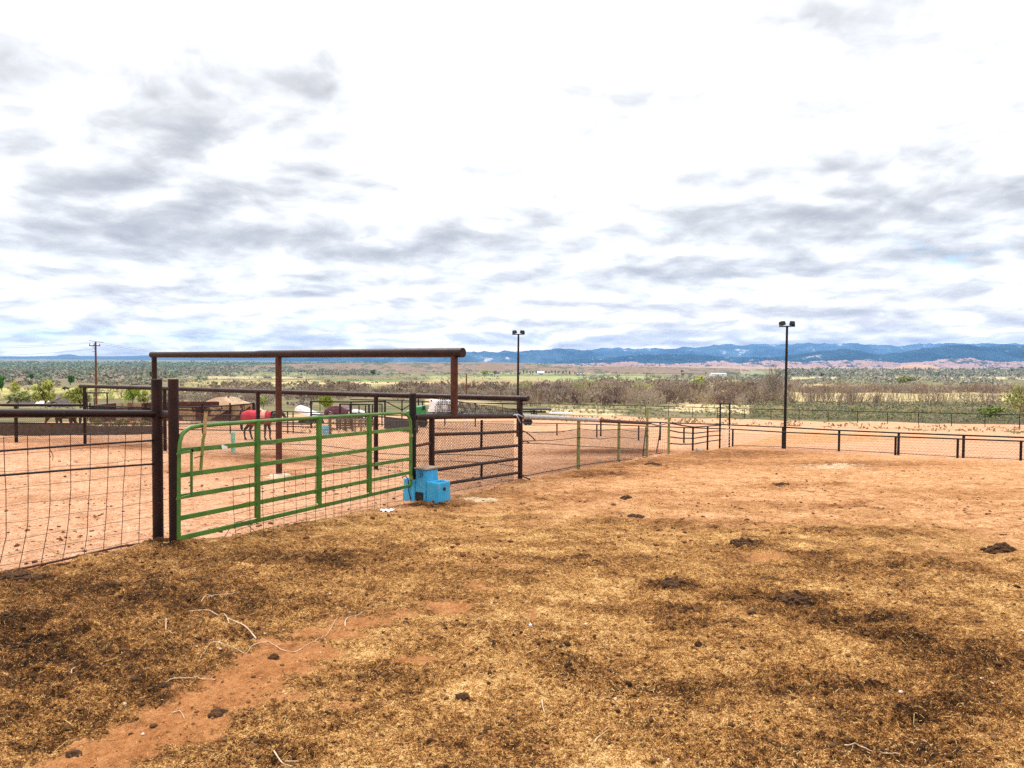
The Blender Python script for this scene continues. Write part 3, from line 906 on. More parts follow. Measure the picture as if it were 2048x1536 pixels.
tagp = [PL_GATE.at(x, y, GO + .034) for x, y in ((442.5, 893), (443, 890), (446, 889.5), (448, 891), (452, 892), (455, 893.5), (454, 896.5), (449, 898), (444, 897.5))]
MB().prism(tagp, PL_GATE.n * .004).build('tag', WHITE, gt)
for y in (868, 953):
    MB().tube([PL_GATE.at(822, y, GO), PL_GATE.at(822, y + 6, GO)], .034, 10).build('hinge_sleeve', GREENW, gt, True)
    MB().tube([PL_GATE.at(822, y + 2, GO), PL_GATE.at(826, y + 2.2, .02)], .012, 6).build('hinge_pin', PIPE_DARK, gt, True)

hp_ = thing('hinge_post', 'near black pipe post between the green gate and the blue waterer', 'post', PL_GATE.foot(825))
post_mb(PL_GATE, 825.5, 788, .058, 16).build('post_shaft', PIPE_DARK, hp_, True)
mb = MB().tube([PL_GATE.at(825.5, 788), up(PL_GATE.at(825.5, 788), .012)], [.06, .05], 16); mb.build('post_cap', PIPE_DARK, hp_, True)
for y in (941, 975, 858): MB().tube([PL_GATE.at(825.5, y), up(PL_GATE.at(825.5, y), .012)], .0605, 16, cap=False).build('wire_wrap', WIRE_GALV, hp_)

# loose welded wire panel leaning behind the gate
PL_WELD = Plane(on_ground(466, 1086), on_ground(806, 1010))
wl = thing('loose_wire_mesh', 'rusty square mesh panel standing behind the lower bars of the green gate', 'wire panel', PL_WELD.foot(640))
mb = MB(); rnd = random.Random(4)


def weld(u, v):
    xa, xb = 555 + 0 * v, 1838
    ya = 665 + (1165 - 665) * v; yb = 520 + (868 - 520) * v
    x = xa + (xb - xa) * u
    y = ya + (yb - ya) * (max(u, 0) ** .86) + 10 * math.sin(u * 9 + v * 2) * (1 - v) * .6
    return z7(x + (45 * max(0, v - .35) * max(0, 1 - u) ** 8), y)


us = [0, .098, .17, .238, .304, .368, .428, .486, .542, .594, .643, .69, .745, .79, .835, .875, .92, .957, 1.0]
for u in us:
    j = rnd.uniform(-.004, .004)
    mb.tube([PL_WELD.at(*weld(u + j * v * 2, v), .01 * math.sin(7 * v + u * 30)) for v in (0.02 + rnd.uniform(-.03, .0), .25, .5, .75, 1.0 + rnd.uniform(-.01, .03))], .0032, 4)
for v in (.02, .15, .28, .42, .55, .68, .80, .91):
    mb.tube([PL_WELD.at(*weld(u, v), .006) for u in np.linspace(0, 1, 14)], .0030, 4)
mb.build('welded_mesh', WIRE, wl)
mb = MB()
for pts in ([(452, 1084), (440, 1086.5), (420, 1085), (380, 1084), (345, 1086)], [(440, 1086), (452, 1070), (462, 1052), (472, 1043), (482, 1040), (494, 1045), (505, 1058), (518, 1072), (530, 1077)]):
    mb.tube([up(on_ground(x, y if y > 1075 else 1078), 0.012 + max(0, (1078 - y)) * .005) for x, y in pts], .004, 5)
tag(mb.build('loose_wire', WIRE, None), 'curled loose wire lying under the latch end of the green gate', 'wire')

# ------------------------------------------------------------------ overhead frame of heavy rusty pipe
fm = on_ground(557, 950)
fr_ = PL_PANEL.foot(908)
PL_HEAD = Plane(fm, fr_)
oh = thing('overhead_gateway', 'tall dark pipe frame with a long overhead beam above the green gate', 'gate frame', fm)
rail_mb(PL_HEAD, [(304, 709.5), (440, 709.2), (510, 709), (520, 708.2), (700, 706.6), (926, 705.2)], [.075, .077, .078, .084, .086, .088], 16).build('beam', PIPE, oh, True)
mb = MB(); c = PL_HEAD.at(304, 709.5)
mb.tube([c + PL_HEAD.dir * .0, c - PL_HEAD.dir * .012], .078, 16); mb.build('end_cap', PIPE, oh, True)
post_mb(PL_HEAD, 557, 712, .068, 14).build('post', PIPE_RUST, oh, True)
post_mb(PL_HEAD, 308.5, 712, .065, 14).build('post', PIPE, oh, True)
a, b_ = PL_HEAD.at(908.5, 712), PL_PANEL.at(908.5, 833)
MB().tube([a, Vector((b_.x, b_.y, b_.z))], .066, 14).build('post', PIPE_RUST, oh, True)
c = Vector((fm.x, fm.y, fm.z))
mb = MB(); rows = []
for i, (rr, zz) in enumerate(((.27, -.05), (.22, .012), (.15, .03), (.07, .04))):
    rows.append([(c.x + rr * math.cos(a_) * (1 + .15 * math.sin(3 * a_ + i)), c.y + rr * math.sin(a_), c.z + zz) for a_ in np.linspace(0, 2 * math.pi, 15)[:-1]])
mb.grid(rows, close=True).build('concrete_collar', mat('concrete', (.55, .43, .32), (.47, .35, .24), 7, .95), oh, True)

# ------------------------------------------------------------------ pipe panel with the flopped chain link
pn = thing('pipe_panel', 'maroon four bar pipe panel wrapped in torn chain link beside the blue waterer', 'fence panel', PL_PANEL.foot(930))
rail_mb(PL_PANEL, [(829, 834.5), (845, 833.5), (900, 832.5), (1036, 832.5)], .050, 14).build('top_rail', PIPE, pn, True)
post_mb(PL_PANEL, 864, 836, .050, 12).build('post', PIPE, pn, True)
f = p1040; t_ = PL_PANEL.at(1040, 796)
MB().tube([dn(f, .12), Vector((f.x, f.y, t_.z))], .052, 14).build('post', PIPE, pn, True)
for ya, yb in ((869, 863), (904, 891), (939.5, 917.5), (970, 945.5)):
    rail_mb(PL_PANEL, [(866, ya + (1 if ya > 900 else 0)), (950, (ya + yb) / 2 + .8), (1036, yb)], .030, 10).build('bar', PIPE, pn, True)
rail_mb(PL_PANEL, [(829, 892.5), (860, 886)], .024, 8).build('bar', PIPE_RUST, pn, True)
for ya, yb in ((840, 898), (929, 957)):
    rail_mb(PL_PANEL, [(963.5, ya), (962.5, yb)], .026, 8, .0).build('brace', PIPE, pn, True)
mb = MB()
A = PL_PANEL.foot(838); B = PL_PANEL.foot(1034)
chain_link(A + PL_PANEL.n * -.06, B + PL_PANEL.n * -.06, .02, 1.30, mb, .058, .0030)
mb.build('chain_link', MESHW, pn)
# the torn upper half has come off the tall rail and sags over in a curl
mb = MB()
L = (PL_PANEL.foot(1036) - PL_PANEL.foot(868)).length


def flop(u, h):
    x = 868 + (1036 - 868) * u
    ytop = np.interp(u, [0, .25, .5, .8, 1], [794, 803, 808, 816, 818])
    y = 832 + (ytop - 832) * h
    wv_ = .10 * math.sin(h * 3.0) + .05 * math.sin(u * 17) * h
    return PL_PANEL.at(x + 5 * h * math.sin(u * 9) + 9 * h * h, y, -.05 - wv_)


nw = 62
for i in range(-12, nw):
    for sg in (1, -1):
        pts = []
        for s in range(9):
            h = s / 8
            u = (i + sg * h * 6 + (6 if sg < 0 else 0) + .45 * math.sin(h * 6 + i)) / nw
            if 0 <= u <= 1: pts.append(flop(u, h))
        if len(pts) > 1: mb.tube(pts, .0058, 3, cap=False)
for h in (.12, .3, .62, .95): mb.tube([flop(u, h + .05 * math.sin(u * 12)) for u in np.linspace(0, 1, 24)], .007, 3)
mb.build('torn_chain_link', mat('pale_chain_link', (.20, .17, .15), (.06, .045, .04), 6, .6, .2), pn)
mb = MB()
mb.tube([PL_PANEL.at(1029, 829, .07), PL_PANEL.at(1034, 832, .09), PL_PANEL.at(1038, 840, .09), PL_PANEL.at(1041, 846, .08)], [.012, .014, .012, .006], 6)
mb.tube([PL_PANEL.at(1027, 830, .07), PL_PANEL.at(1036, 829, .06), PL_PANEL.at(1045, 833, .06)], [.013, .016, .012], 6)
mb.build('twine', mat('pale_twine', (.42, .47, .52), (.36, .38, .42), 30, .8), pn)
for y0, pts in ((860, [(1042, 861), (1052, 864), (1062, 872), (1070, 880)]), (2, [(1042, 883), (1052, 882), (1059, 886)]), (3, [(1042, 951), (1056, 957), (1070, 963), (1083, 966)])):
    MB().tube([PL_GREEN.at(x, y, .03 if y < 900 else .15) for x, y in pts], .014, 6).build('loose_cable', BLACK, pn)

# ------------------------------------------------------------------ tall pipe fence behind, with chain link along its foot
tf = thing('tall_pipe_fence', 'tall maroon pipe fence behind the gate with chain link along its foot', 'fence', PL_TALL.foot(600))
rail_mb(PL_TALL, [(161, 772.3), (330, 777), (520, 783), (750, 789.5), (900, 793.5), (1056, 797.2)], .062, 14).build('top_rail', PIPE, tf, True)
for px, yt in ((168, 774), (328.5, 778), (515.5, 784), (752, 790)):
    post_mb(PL_TALL, px, yt, .055, 12).build('post', PIPE, tf, True)
mb = MB(); chain_link(PL_TALL.foot(1036), PL_TALL.foot(166), .06, 1.22, mb, .07, .0034)
mb.build('chain_link', MESHW, tf)
mb = MB()
for h, sg in ((.45, .06), (.30, .05)):
    pxs = [1036, 980, 900, 825, 752, 700, 640, 560, 515]
    mb.tube([up(PL_TALL.foot(x), h + sg * math.sin(i * 1.3)) for i, x in enumerate(pxs)], .008, 5)
mb.build('cable', BLACK, tf)

lf_a = PL_TALL.foot(168); lf_b = ground_under(-300, 24.5)
PL_LOW = Plane(lf_a, lf_b)
lf = thing('low_pipe_fence', 'lower maroon pipe fence with chain link running off behind the wire fence', 'fence', PL_LOW.foot(30))
rail_mb(PL_LOW, [(166, 810.2), (60, 810), (-300, 809)], .048, 12).build('top_rail', PIPE, lf, True)
for px in (30, -130): post_mb(PL_LOW, px, 811, .055, 12).build('post', PIPE, lf, True)
mb = MB(); chain_link(PL_LOW.foot(165), PL_LOW.foot(-300), .04, 1.05, mb, .07, .0034)
mb.build('chain_link', MESHW, lf)

# ------------------------------------------------------------------ blue automatic waterer
wc = on_ground(876, 1010)
wt = thing('stock_waterer', 'bright blue plastic stock waterer with a stepped trough at the hinge post', 'waterer', wc)
E1 = Vector((-.80, .60, 0)); E2 = Vector((.60, .80, 0))      # along the body away from the near corner; across it


def wbox(u0, u1, d0, d1, z0, z1, top_in=.01, mb=None):
    mb = mb or MB(); i = len(mb.v)
    for z, ins in ((z0, 0), (z1, top_in)):
        for u, d_ in ((u0 + ins, d0 + ins), (u1 - ins, d0 + ins), (u1 - ins, d1 - ins), (u0 + ins, d1 - ins)):
            mb.v.append(tuple(wc + E1 * u + E2 * d_ + Vector((0, 0, z))))
    for q in ((3, 2, 1, 0), (4, 5, 6, 7), (0, 1, 5, 4), (1, 2, 6, 5), (2, 3, 7, 6), (3, 0, 4, 7)): mb.f.append(tuple(i + a for a in q))
    return mb


U = wc.y / FPX                       # metres per photograph pixel here
TZ, TW, WD = 44 * U, 67 * U, .31


def open_trough(u0, u1):
    """tub with a rounded rim: outside, rim, inside and floor as one surface"""
    mb = MB(); rows = []

    def ring(ins, z, n=5):
        r = max(.03 - ins * .3, .008); pts = []
        for cx, cy, a0 in ((u1 - ins - r, WD - ins - r, 0), (u0 + ins + r, WD - ins - r, 90), (u0 + ins + r, ins + r, 180), (u1 - ins - r, ins + r, 270)):
            for q in range(n):
                a = math.radians(a0 + 90 * q / (n - 1))
                pts.append(wc + E1 * (cx + r * math.cos(a)) + E2 * (cy + r * math.sin(a)) + Vector((0, 0, z)))
        return pts
    for ins, z in ((-.012, -.06), (0, .10), (.004, TZ - .04), (.002, TZ - .012), (.008, TZ - .002), (.02, TZ), (.036, TZ - .003), (.044, TZ - .02), (.055, TZ - .13)):
        rows.append(ring(ins, z))
    mb.grid(rows, close=True); i = len(mb.v) - 20; mb.f.append(tuple(range(i, i + 20)))
    return mb


open_trough(0, .262).build('trough', BLUE, wt, True)
open_trough(.51, .78).build('trough', BLUE, wt, True)
wbox(.255, .515, .0, WD, -.06, TW, .012).build('tower', BLUE, wt, True, bevel=.016, seg=3)
wbox(.055, .20, .06, WD - .06, TZ - .10, TZ - .07, 0).build('water', mat('trough_water', (.05, .20, .30), (.08, .26, .36), 6, .08, spec=.8), wt)
wbox(.246, .524, -.012, WD + .012, TW + .002, TW + .026, .004).build('lid', mat('brown_lid', (.34, .24, .18), (.20, .11, .075), 6, .7), wt, True, bevel=.005)
wbox(.345, .435, -.010, .006, TW - .125, TW - .022, 0).build('latch_plate', mat('dark_blue_poly', (.012, .15, .36), (.016, .19, .40), 4, .5), wt, bevel=.004)
wbox(.372, .408, -.022, -.010, TW - .11, TW - .035, 0).build('latch', STEEL, wt, bevel=.004)
wbox(.325, .49, -.014, .002, -.03, 20 * U, 0).build('access_panel', BLACK, wt, bevel=.004)
wbox(.075, .12, -.016, .0, -.01, 8 * U, 0).build('drain_cover', mat('rust_plate', (.16, .05, .03), (.10, .03, .02), 9, .8), wt)
c = wc + E2 * (WD * .48) + Vector((0, 0, 30 * U))
MB().tube([c + E1 * .004, c - E1 * .008], .028, 14).build('drain_hole', BLACK, wt)
c0 = wc + E1 * .70 + E2 * -.02
MB().tube([up(c0, .36) + E1 * .08, up(c0, .40), up(c0, .34) - E1 * .06, up(c0, .15) - E1 * .075, up(c0, .02) - E1 * .12], .008, 6).build('hose', BLACK, wt)

# ------------------------------------------------------------------ cable fence on weathered green posts
gf = thing('cable_fence', 'fence of weathered green wooden posts with slack black cables and part white rail', 'fence', PL_GREEN.foot(1200))
for px, yt in ((1158.5, 840), (1239.5, 843), (1296, 818), (1339.5, 834)):
    post_mb(PL_GREEN, px, yt, .048 if px < 1300 else .052, 10).build('post', GREENW, gf, True)
rail_mb(PL_GREEN, [(1044, 833), (1158, 838.5), (1196, 841)], .056, 12).build('white_rail', PIPE_SILVER, gf, True)
rail_mb(PL_GREEN, [(1196, 841), (1239, 843.5), (1290, 846.2), (1300, 846)], .056, 12).build('rusty_rail', PIPE_RUST, gf, True)
rail_mb(PL_GREEN, [(1298, 846.2), (1315, 851), (1326, 849), (1340, 845.5)], .026, 8).build('bent_pipe', mat('bare_pipe', (.22, .12, .09), (.3, .17, .13), 9, .7), gf, True)
mb = MB()
for pts in ([(1042, 863), (1080, 865.5), (1120, 864), (1158, 857.5), (1195, 861), (1239, 859), (1270, 863), (1296, 861)], [(1042, 882), (1100, 881), (1158, 875), (1200, 878), (1239, 874), (1268, 877), (1296, 873)],
            [(1042, 886), (1100, 888), (1158, 892), (1200, 894), (1239, 896), (1296, 899)]):
    mb.tube([PL_GREEN.at(x, y, .05) for x, y in pts], .0085, 5)
mb.tube([PL_GREEN.at(x, y, .05) for x, y in [(1042, 950), (1056, 951), (1090, 944), (1125, 938), (1158, 931), (1200, 925), (1239, 921), (1270, 918), (1296, 914)]], .011, 5)
mb.build('cable', BLACK, gf)
mb = MB(); chain_link(PL_GREEN.foot(1044), PL_GREEN.foot(1296), .05, 1.05, mb, .075, .0030); mb.build('chain_link', MESHW, gf)
for px, ys in ((1158.5, (857, 875, 931)), (1239.5, (859, 874, 921)), (1296, (861, 873))):
    for y in ys: c = PL_GREEN.at(px, y, .045); MB().tube([c, c + PL_GREEN.n * .02], .02, 8).build('insulator', BLACK, gf)
# leaning black gate panel against the cable fence
PL_LEAN = Plane(on_ground(1285, 912), on_ground(1340, 903))
lg = thing('leaning_panel', 'black framed mesh panel leaning askew against the green posts', 'gate panel', PL_LEAN.foot(1310))
mb = MB()
for pts in ([(1292, 853), (1285.5, 912)], [(1321.5, 854), (1313, 905)], [(1285.5, 912), (1340, 903.5)]): mb.tube([PL_LEAN.at(x, y, .06) for x, y in pts], .022, 8)
mb.build('panel_frame', PIPE_DARK, lg, True)
mb = MB()
for i in range(13):
    u = i / 12
    mb.tube([PL_LEAN.at(1292 + 46 * u, 855 - 2 * u, .05), PL_LEAN.at(1287 + 50 * u, 911 - 7 * u, .05)], .0045, 4)
for i in range(9):
    v = i / 8
    mb.tube([PL_LEAN.at(1292 - 6 * v, 856 + 55 * v, .05), PL_LEAN.at(1338, 852 + 51 * v, .05)], .0045, 4)
mb.build('panel_mesh', PIPE_DARK, lg)

# ------------------------------------------------------------------ bowed black pipe run and the tall narrow frame
PL_BOW = Plane(on_ground(1339, 907), on_ground(1442, 896))
bf = thing('bowed_fence', 'short black pipe fence of four sagging rails by the tall narrow frame', 'fence', PL_BOW.foot(1390))
for px, yt in ((1388, 853.5), (1417.5, 853)): post_mb(PL_BOW, px, yt, .045, 10).build('post', PIPE_DARK, bf, True)
for pts, r in (([(1341, 846.5), (1365, 851), (1388, 854), (1402, 853.5), (1418, 852), (1442, 850.5)], .03), ([(1341, 861), (1360, 865), (1388, 866.5), (1405, 865), (1418, 863), (1442, 861.5)], .027),
               ([(1341, 874), (1362, 876.5), (1388, 876.5), (1405, 874), (1418, 872), (1442, 870.5)], .027), ([(1341, 887), (1362, 888.5), (1388, 888), (1405, 885), (1418, 882.5), (1442, 879.5)], .027)):
    rail_mb(PL_BOW, pts, r, 8).build('rail', PIPE_DARK, bf, True)
pa, pb = on_ground(1442, 897), on_ground(1461, 893)
PL_FR = Plane(pa, pb)
tfm = thing('walkway_frame', 'tall narrow black pipe frame standing over the walk-through gap', 'gate frame', pa)
for px in (1442, 1461): post_mb(PL_FR, px, 806.5, .045, 10).build('post', PIPE_DARK, tfm, True)
rail_mb(PL_FR, [(1440.5, 806.8), (1451, 807.4), (1462.3, 807)], .034, 8).build('lintel', PIPE_DARK, tfm, True)
ww = thing('twisted_wire_panel', 'pale twisted wire panel hanging bent inside the tall narrow frame', 'wire panel', PL_FR.foot(1452))
mb = MB()
for i in range(6):
    u = i / 5
    mb.tube([PL_FR.at(1444 + 17 * u, 862 - 12 * u * u, .05), PL_FR.at(1446 + 14 * u, 872 - 7 * u, .08), PL_FR.at(1444 + 16 * u, 894 - 3 * u, .04)], .009, 5)
for i in range(7):
    v = i / 6
    mb.tube([PL_FR.at(1444 + 1 * v, 863 + 31 * v, .05), PL_FR.at(1453, 858 + 35 * v, .09), PL_FR.at(1462, 850 + 40 * v, .05)], .009, 5)
mb.build('panel_mesh', mat('pale_wire', (.55, .48, .40), (.48, .38, .3), 9, .7), ww)

# ------------------------------------------------------------------ the two fences round the arena on the right
P1, P2 = on_ground(1569, 897), on_ground(1931, 916)
PL_UP = Plane(P1, P2)
uf = thing('arena_fence', 'black pipe fence with the light pole in its line, right of the frame', 'fence', PL_UP.foot(1700))
rail_mb(PL_UP, [(1040, 838.2), (1240, 842), (1440, 849), (1569, 854.6), (1681, 860.8), (1801, 866), (2048, 875), (2300, 884)], .038, 8).build('rail', PIPE_DARK, uf, True)
for px, yt in ((1203, 842), (1322, 846), (1569, 855), (1681.5, 861), (1801, 866), (1931.5, 871), (2110, 878)):
    post_mb(PL_UP, px, yt, .058 if px != 1569 else .075, 10).build('post', PIPE_DARK, uf, True)
Q1, Q2 = on_ground(1468, 893), on_ground(1920, 916.5)
PL_LO = Plane(Q1, Q2)
lo_f = thing('arena_wire_fence', 'lower black pipe fence strung with fine wire along the arena edge', 'fence', PL_LO.foot(1600))
rail_mb(PL_LO, [(1040, 845.5), (1200, 849), (1370, 855), (1468, 858.5), (1569, 864.5), (1700, 870), (1920, 878), (2048, 882.5), (2300, 891)], .034, 8).build('rail', PIPE_DARK, lo_f, True)
for px, yt in ((1115, 847), (1195, 849), (1279, 852), (1370, 856), (1468, 859), (1795, 873), (1920, 878), (2047, 882.5), (2170, 887)):
    post_mb(PL_LO, px, yt, .050, 8).build('post', PIPE_DARK, lo_f, True)
mb = MB()
for h in (.12, .24, .36, .48, .60, .72):
    mb.tube([up(PL_LO.foot(x), h) for x in (1040, 1200, 1370, 1468, 1600, 1795, 1920, 2047, 2300)], .0045, 4)
mb.build('line_wire', MESHW, lo_f)
mb = MB(); chain_link(PL_LO.foot(1466), PL_LO.foot(2300), .04, .74, mb, .16, .0026); mb.build('wire_mesh', MESHW, lo_f)
rail_mb(PL_LO, [(1468, 891), (1569, 893.5), (1700, 901), (1920, 914), (2048, 919), (2300, 932)], .012, 6).build('bottom_rod', PIPE_DARK, lo_f)

# far pipe fence at the edge of the sage
F1, F2 = on_ground(1050, 825), on_ground(1489, 836.5)
ff1 = thing('far_pipe_fence', 'long thin black pipe fence at the edge of the sagebrush', 'fence', F2)
pts_f = [(640, 822.5), (760, 823), (900, 823.5), (1005, 825), (1118, 827), (1196, 828.5), (1291, 831), (1337, 832.5), (1385, 834), (1435, 836), (1489, 838.5), (1542, 840), (1598, 842), (1656, 844), (1715, 846.5), (1775, 848.5), (1837, 850.5), (1903, 852.5), (1970, 854.5), (2039, 857), (2110, 860), (2190, 863), (2300, 867)]
gpt = [on_ground(x, y) for x, y in pts_f]
tops = []
for (x, y), g in zip(pts_f, gpt):
    yt = np.interp(x, [640, 1000, 1340, 1490, 2048, 2300], [803, 806, 813, 817.5, 830, 836])
    tops.append(at_depth(x, yt, g.y))
for i in range(len(gpt)):
    MB().tube([up(gpt[i], -.1), tops[i]], .045, 6).build('post', PIPE_DARK, ff1)
MB().tube(tops, .045, 6).build('rail', PIPE_DARK, ff1)
mb = MB()
for h in (.3, .55, .8): mb.tube([g.lerp(t, h) for g, t in zip(gpt, tops)], .007, 3)
mb.build('line_wire', MESHW, ff1)

# ------------------------------------------------------------------ light poles
def light_pole(base, ytop, px, D, label, s):
    t = thing('light_pole', label, 'light pole', base, 'floodlight poles round the arena')
    topz = at_depth(px + 6, ytop, D)
    MB().tube([up(base, -.1), Vector((base.x, base.y, base.z + 1)), Vector((base.x + .02, base.y, topz.z))], [.085 * s, .08 * s, .062 * s], 10).build('pole', PIPE_DARK, t, True)
    c = Vector((base.x + .02, base.y, topz.z))
    MB().bar(c + Vector((-.42 * s, 0, .0)), c + Vector((.42 * s, 0, .02)), .07, .06).build('crossarm', PIPE_DARK, t)
    for sx, ang in ((-1, .25), (1, -.35)):
        h = MB()
        cc = c + Vector((sx * .27 * s, -.02, .17 * s))
        h.box((0, 0, 0), (.30 * s, .24 * s, .20 * s), 0, .82)
        rot = Matrix.Rotation(ang, 3, 'Z') @ Matrix.Rotation(math.radians(-12), 3, 'X') @ Matrix.Rotation(sx * .08, 3, 'Y')
        h.v = [tuple(cc + rot @ Vector(v)) for v in h.v]
        lamp = h.build('floodlight', BLACK, t, bevel=.012)
        g = MB().box((0, .125 * s, 0), (.25 * s, .012, .15 * s)); g.v = [tuple(cc + rot @ Vector(v)) for v in g.v]
        g.build('lens', GLASS, lamp)
        MB().tube([c + Vector((sx * .27 * s, 0, 0)), cc - Vector((0, 0, .08 * s))], .025 * s, 6).build('bracket', PIPE_DARK, t)
    return t


light_pole(P1, 653, 1569, P1.y, 'tall black floodlight pole rising from the arena fence', 1.0)
lp2 = ground_under(1036, 50)
light_pole(lp2, 669, 1032, 50, 'thinner floodlight pole rising behind the end of the tall pipe fence', .98)

# ================================================================== behind the yard: corrals, horses, wrecks and houses
def flat_plane(px, D, turn=0.0):
    """a plane across the view at distance D through a bearing, turned by some degrees"""
    c = ground_under(px, D); t = math.radians(turn)
    return Plane(c, c + Vector((math.cos(t), math.sin(t), 0)))


# ---- dark plank footing board across the back of the left paddock
PL_BRD = Plane(on_ground(-60, 871), on_ground(330, 868))
bd = thing('plank_barrier', 'low dark plank barrier behind the horse with white socks', 'barrier', PL_BRD.foot(150))
mb = MB()
pts = [PL_BRD.foot(x) for x in (-120, 0, 100, 165, 250, 328)]
for i, (a, b_) in enumerate(zip(pts[:-1], pts[1:])):
    e = (b_ - a).normalized() * .004
    ht = .52 if i < 3 else .44
    mb.prism([dn(a + e, .1), dn(b_ - e, .1), up(b_ - e, ht), up(a + e, ht)], PL_BRD.n * .06)
mb.build('planks', mat('dark_planks', (.085, .055, .038), (.055, .034, .024), 5, .9), bd)
MB().tube([up(p, .55) for p in pts], .03, 6).build('cap_rail', PIPE_DARK, bd)

# ---- rusty sheet metal alley wall
PL_SHEET = Plane(ground_under(178, 54), ground_under(520, 50))
RUSTS = mat('maroon_sheet', (.075, .018, .012), (.045, .013, .009), 1.2, .65, spots=(.18, .07, .04), spot_at=.62)
STAIN = mat('stained_cream_sheet', (.42, .30, .18), (.30, .19, .10), .9, .7, spots=(.10, .032, .016), spot_at=.53, spot_scale=1.6, stretch=(1, 1, .45))
sh = thing('sheet_metal_wall', 'rusty and cream stained sheet metal alley wall beyond the paddock', 'wall', PL_SHEET.foot(350))


def sheet(poly, m, name='sheet', off=0.0, th=.03):
    MB().prism([PL_SHEET.at(x, y, off) for x, y in poly], PL_SHEET.n * -th).build(name, m, sh)


sheet([(182, 811), (232, 806), (232, 843), (182, 845)], RUSTS)
sheet([(232.3, 807), (255, 806), (255, 843), (232.3, 843)], STAIN)
sheet([(255.3, 805.5), (283, 806), (283, 842), (255.3, 843)], mat('rust_patched_sheet', (.14, .04, .02), (.30, .19, .11), 1.6, .75), 'sheet')
sheet([(283.3, 806), (345, 804), (345, 842), (283.3, 842)], RUSTS)
sheet([(345.3, 816), (405, 815), (405, 842), (345.3, 842)], STAIN)
sheet([(345.3, 803.4), (438, 803), (438, 812.6), (345.3, 815.6)], RUSTS, 'sheet', -.05)
sheet([(405.3, 814), (463, 812), (463, 842), (405.3, 842)], STAIN)
sheet([(463.3, 812), (500, 809), (514, 808), (514, 842), (463.3, 842)], STAIN)
sheet([(416, 842), (458, 818.5), (459.5, 818.5), (459.5, 842)], RUSTS, 'gusset', .05)
sheet([(462, 842), (498, 813), (500, 813), (500, 842)], RUSTS, 'gusset', .05)
sheet([(391, 816), (405, 815), (405, 842), (391, 842)], RUSTS, 'sheet', .06)
for px in (180, 290, 404, 460, 507, 516):
    y0 = 806 if px < 500 else 805
    MB().tube([PL_SHEET.at(px, 846, .12), PL_SHEET.at(px, y0, .12)], .09 if px in (507,) else .06, 6).build('post', PIPE, sh)
for pts in ([(176, 812), (300, 815), (405, 814), (460, 811), (508, 807)], [(176, 817), (300, 818), (405, 821), (508, 821)], [(340, 832), (420, 831.5), (508, 832)]):
    rail_mb(PL_SHEET, pts, .045, 6, .16).build('rail', PIPE_DARK, sh)
# pale dirt heaped behind the wall
dh = thing('dirt_heap', 'pale heap of dirt showing over the rusty sheet metal wall', 'dirt heap', ground_under(450, 58))
c = ground_under(455, 57); rows = []
for i, (rr, zz) in enumerate(((1, -.1), (.8, .5), (.55, .85), (.3, 1.05), (.05, 1.1))):
    rows.append([(c.x + 3.4 * rr * math.cos(a_) * (1 + .12 * math.sin(3 * a_ + i * 2)), c.y + 1.5 * rr * math.sin(a_), c.z + zz * 1.75 * (1 + .1 * math.sin(5 * a_ + i))) for a_ in np.linspace(0, 2 * math.pi, 19)[:-1]])
mb = MB(); mb.grid(rows, close=True); mb.f.append(tuple(len(mb.v) - 18 + i for i in range(18)))
mb.build('heap', mat('pale_dirt', (.55, .40, .27), (.40, .25, .15), 1.5, .95), dh, True)

# ---- small pipe frame left of the sheet wall, wire run in front of it
PL_SF = flat_plane(195, 58, 4)
sf = thing('loading_frame', 'small open pipe frame standing at the left end of the sheet metal wall', 'pipe frame', PL_SF.foot(195))
for px in (174, 188, 214): MB().tube([PL_SF.foot(px), PL_SF.at(px if px != 174 else 173, 785.5)], .06 if px != 188 else .04, 6).build('post', PIPE_DARK, sf)
for y in (785.3, 813): MB().tube([PL_SF.at(172, y), PL_SF.at(218, y + .4)], .05, 6).build('rail', PIPE_DARK, sf)


def pipe_run(name, label, pl, posts, rails, r=.035, cat='fence', group=None, mt=None, rr=None):
    t = thing(name, label, cat, pl.foot(posts[0][0]), group)
    for px, yt in posts: MB().tube([dn(pl.foot(px), .05), pl.at(px, yt)], r * 1.3, 6).build('post', mt or PIPE_DARK, t)
    for pts in rails: MB().tube([pl.at(x, y) for x, y in pts], rr or r, 6).build('rail', mt or PIPE_DARK, t)
    return t


PL_C1 = Plane(on_ground(345, 868), on_ground(700, 866))
pipe_run('corral_fence', 'five rail pipe corral fence running behind the blanketed horse', PL_C1,
         [(345, 842), (404, 842), (460, 842), (517, 842), (575, 823), (586, 825), (659, 828)],
         [[(340, 841), (460, 841), (560, 842)], [(340, 848), (460, 847), (620, 848.5)], [(560, 822.5), (600, 824), (700, 828), (820, 832)], [(560, 845), (640, 846.5), (780, 849)], [(560, 852.5), (660, 855)], [(340, 859), (430, 860), (560, 862), (640, 868)]], .03)
PL_C2 = Plane(on_ground(600, 857), on_ground(800, 856))
pipe_run('sorting_frame', 'tall black pipe frame over the cattle sorting alley', PL_C2, [(622, 803), (702, 804.5), (770, 801)],
         [[(620, 803), (700, 804), (771, 802.5)], [(622, 829), (700, 832), (770, 834)]], .055, 'pipe frame')
PL_C3 = flat_plane(710, PL_C2.foot(700).y - 3, -3)
pipe_run('alley_frame', 'smaller black pipe frame in front of the maroon wrecked car', PL_C3, [(680, 808), (738, 809)], [[(679, 808), (739, 809)], [(680, 829), (738, 829)], [(680, 838), (738, 838)]], .05, 'pipe frame')
PL_C4 = flat_plane(735, PL_C2.foot(700).y + 5, 6)
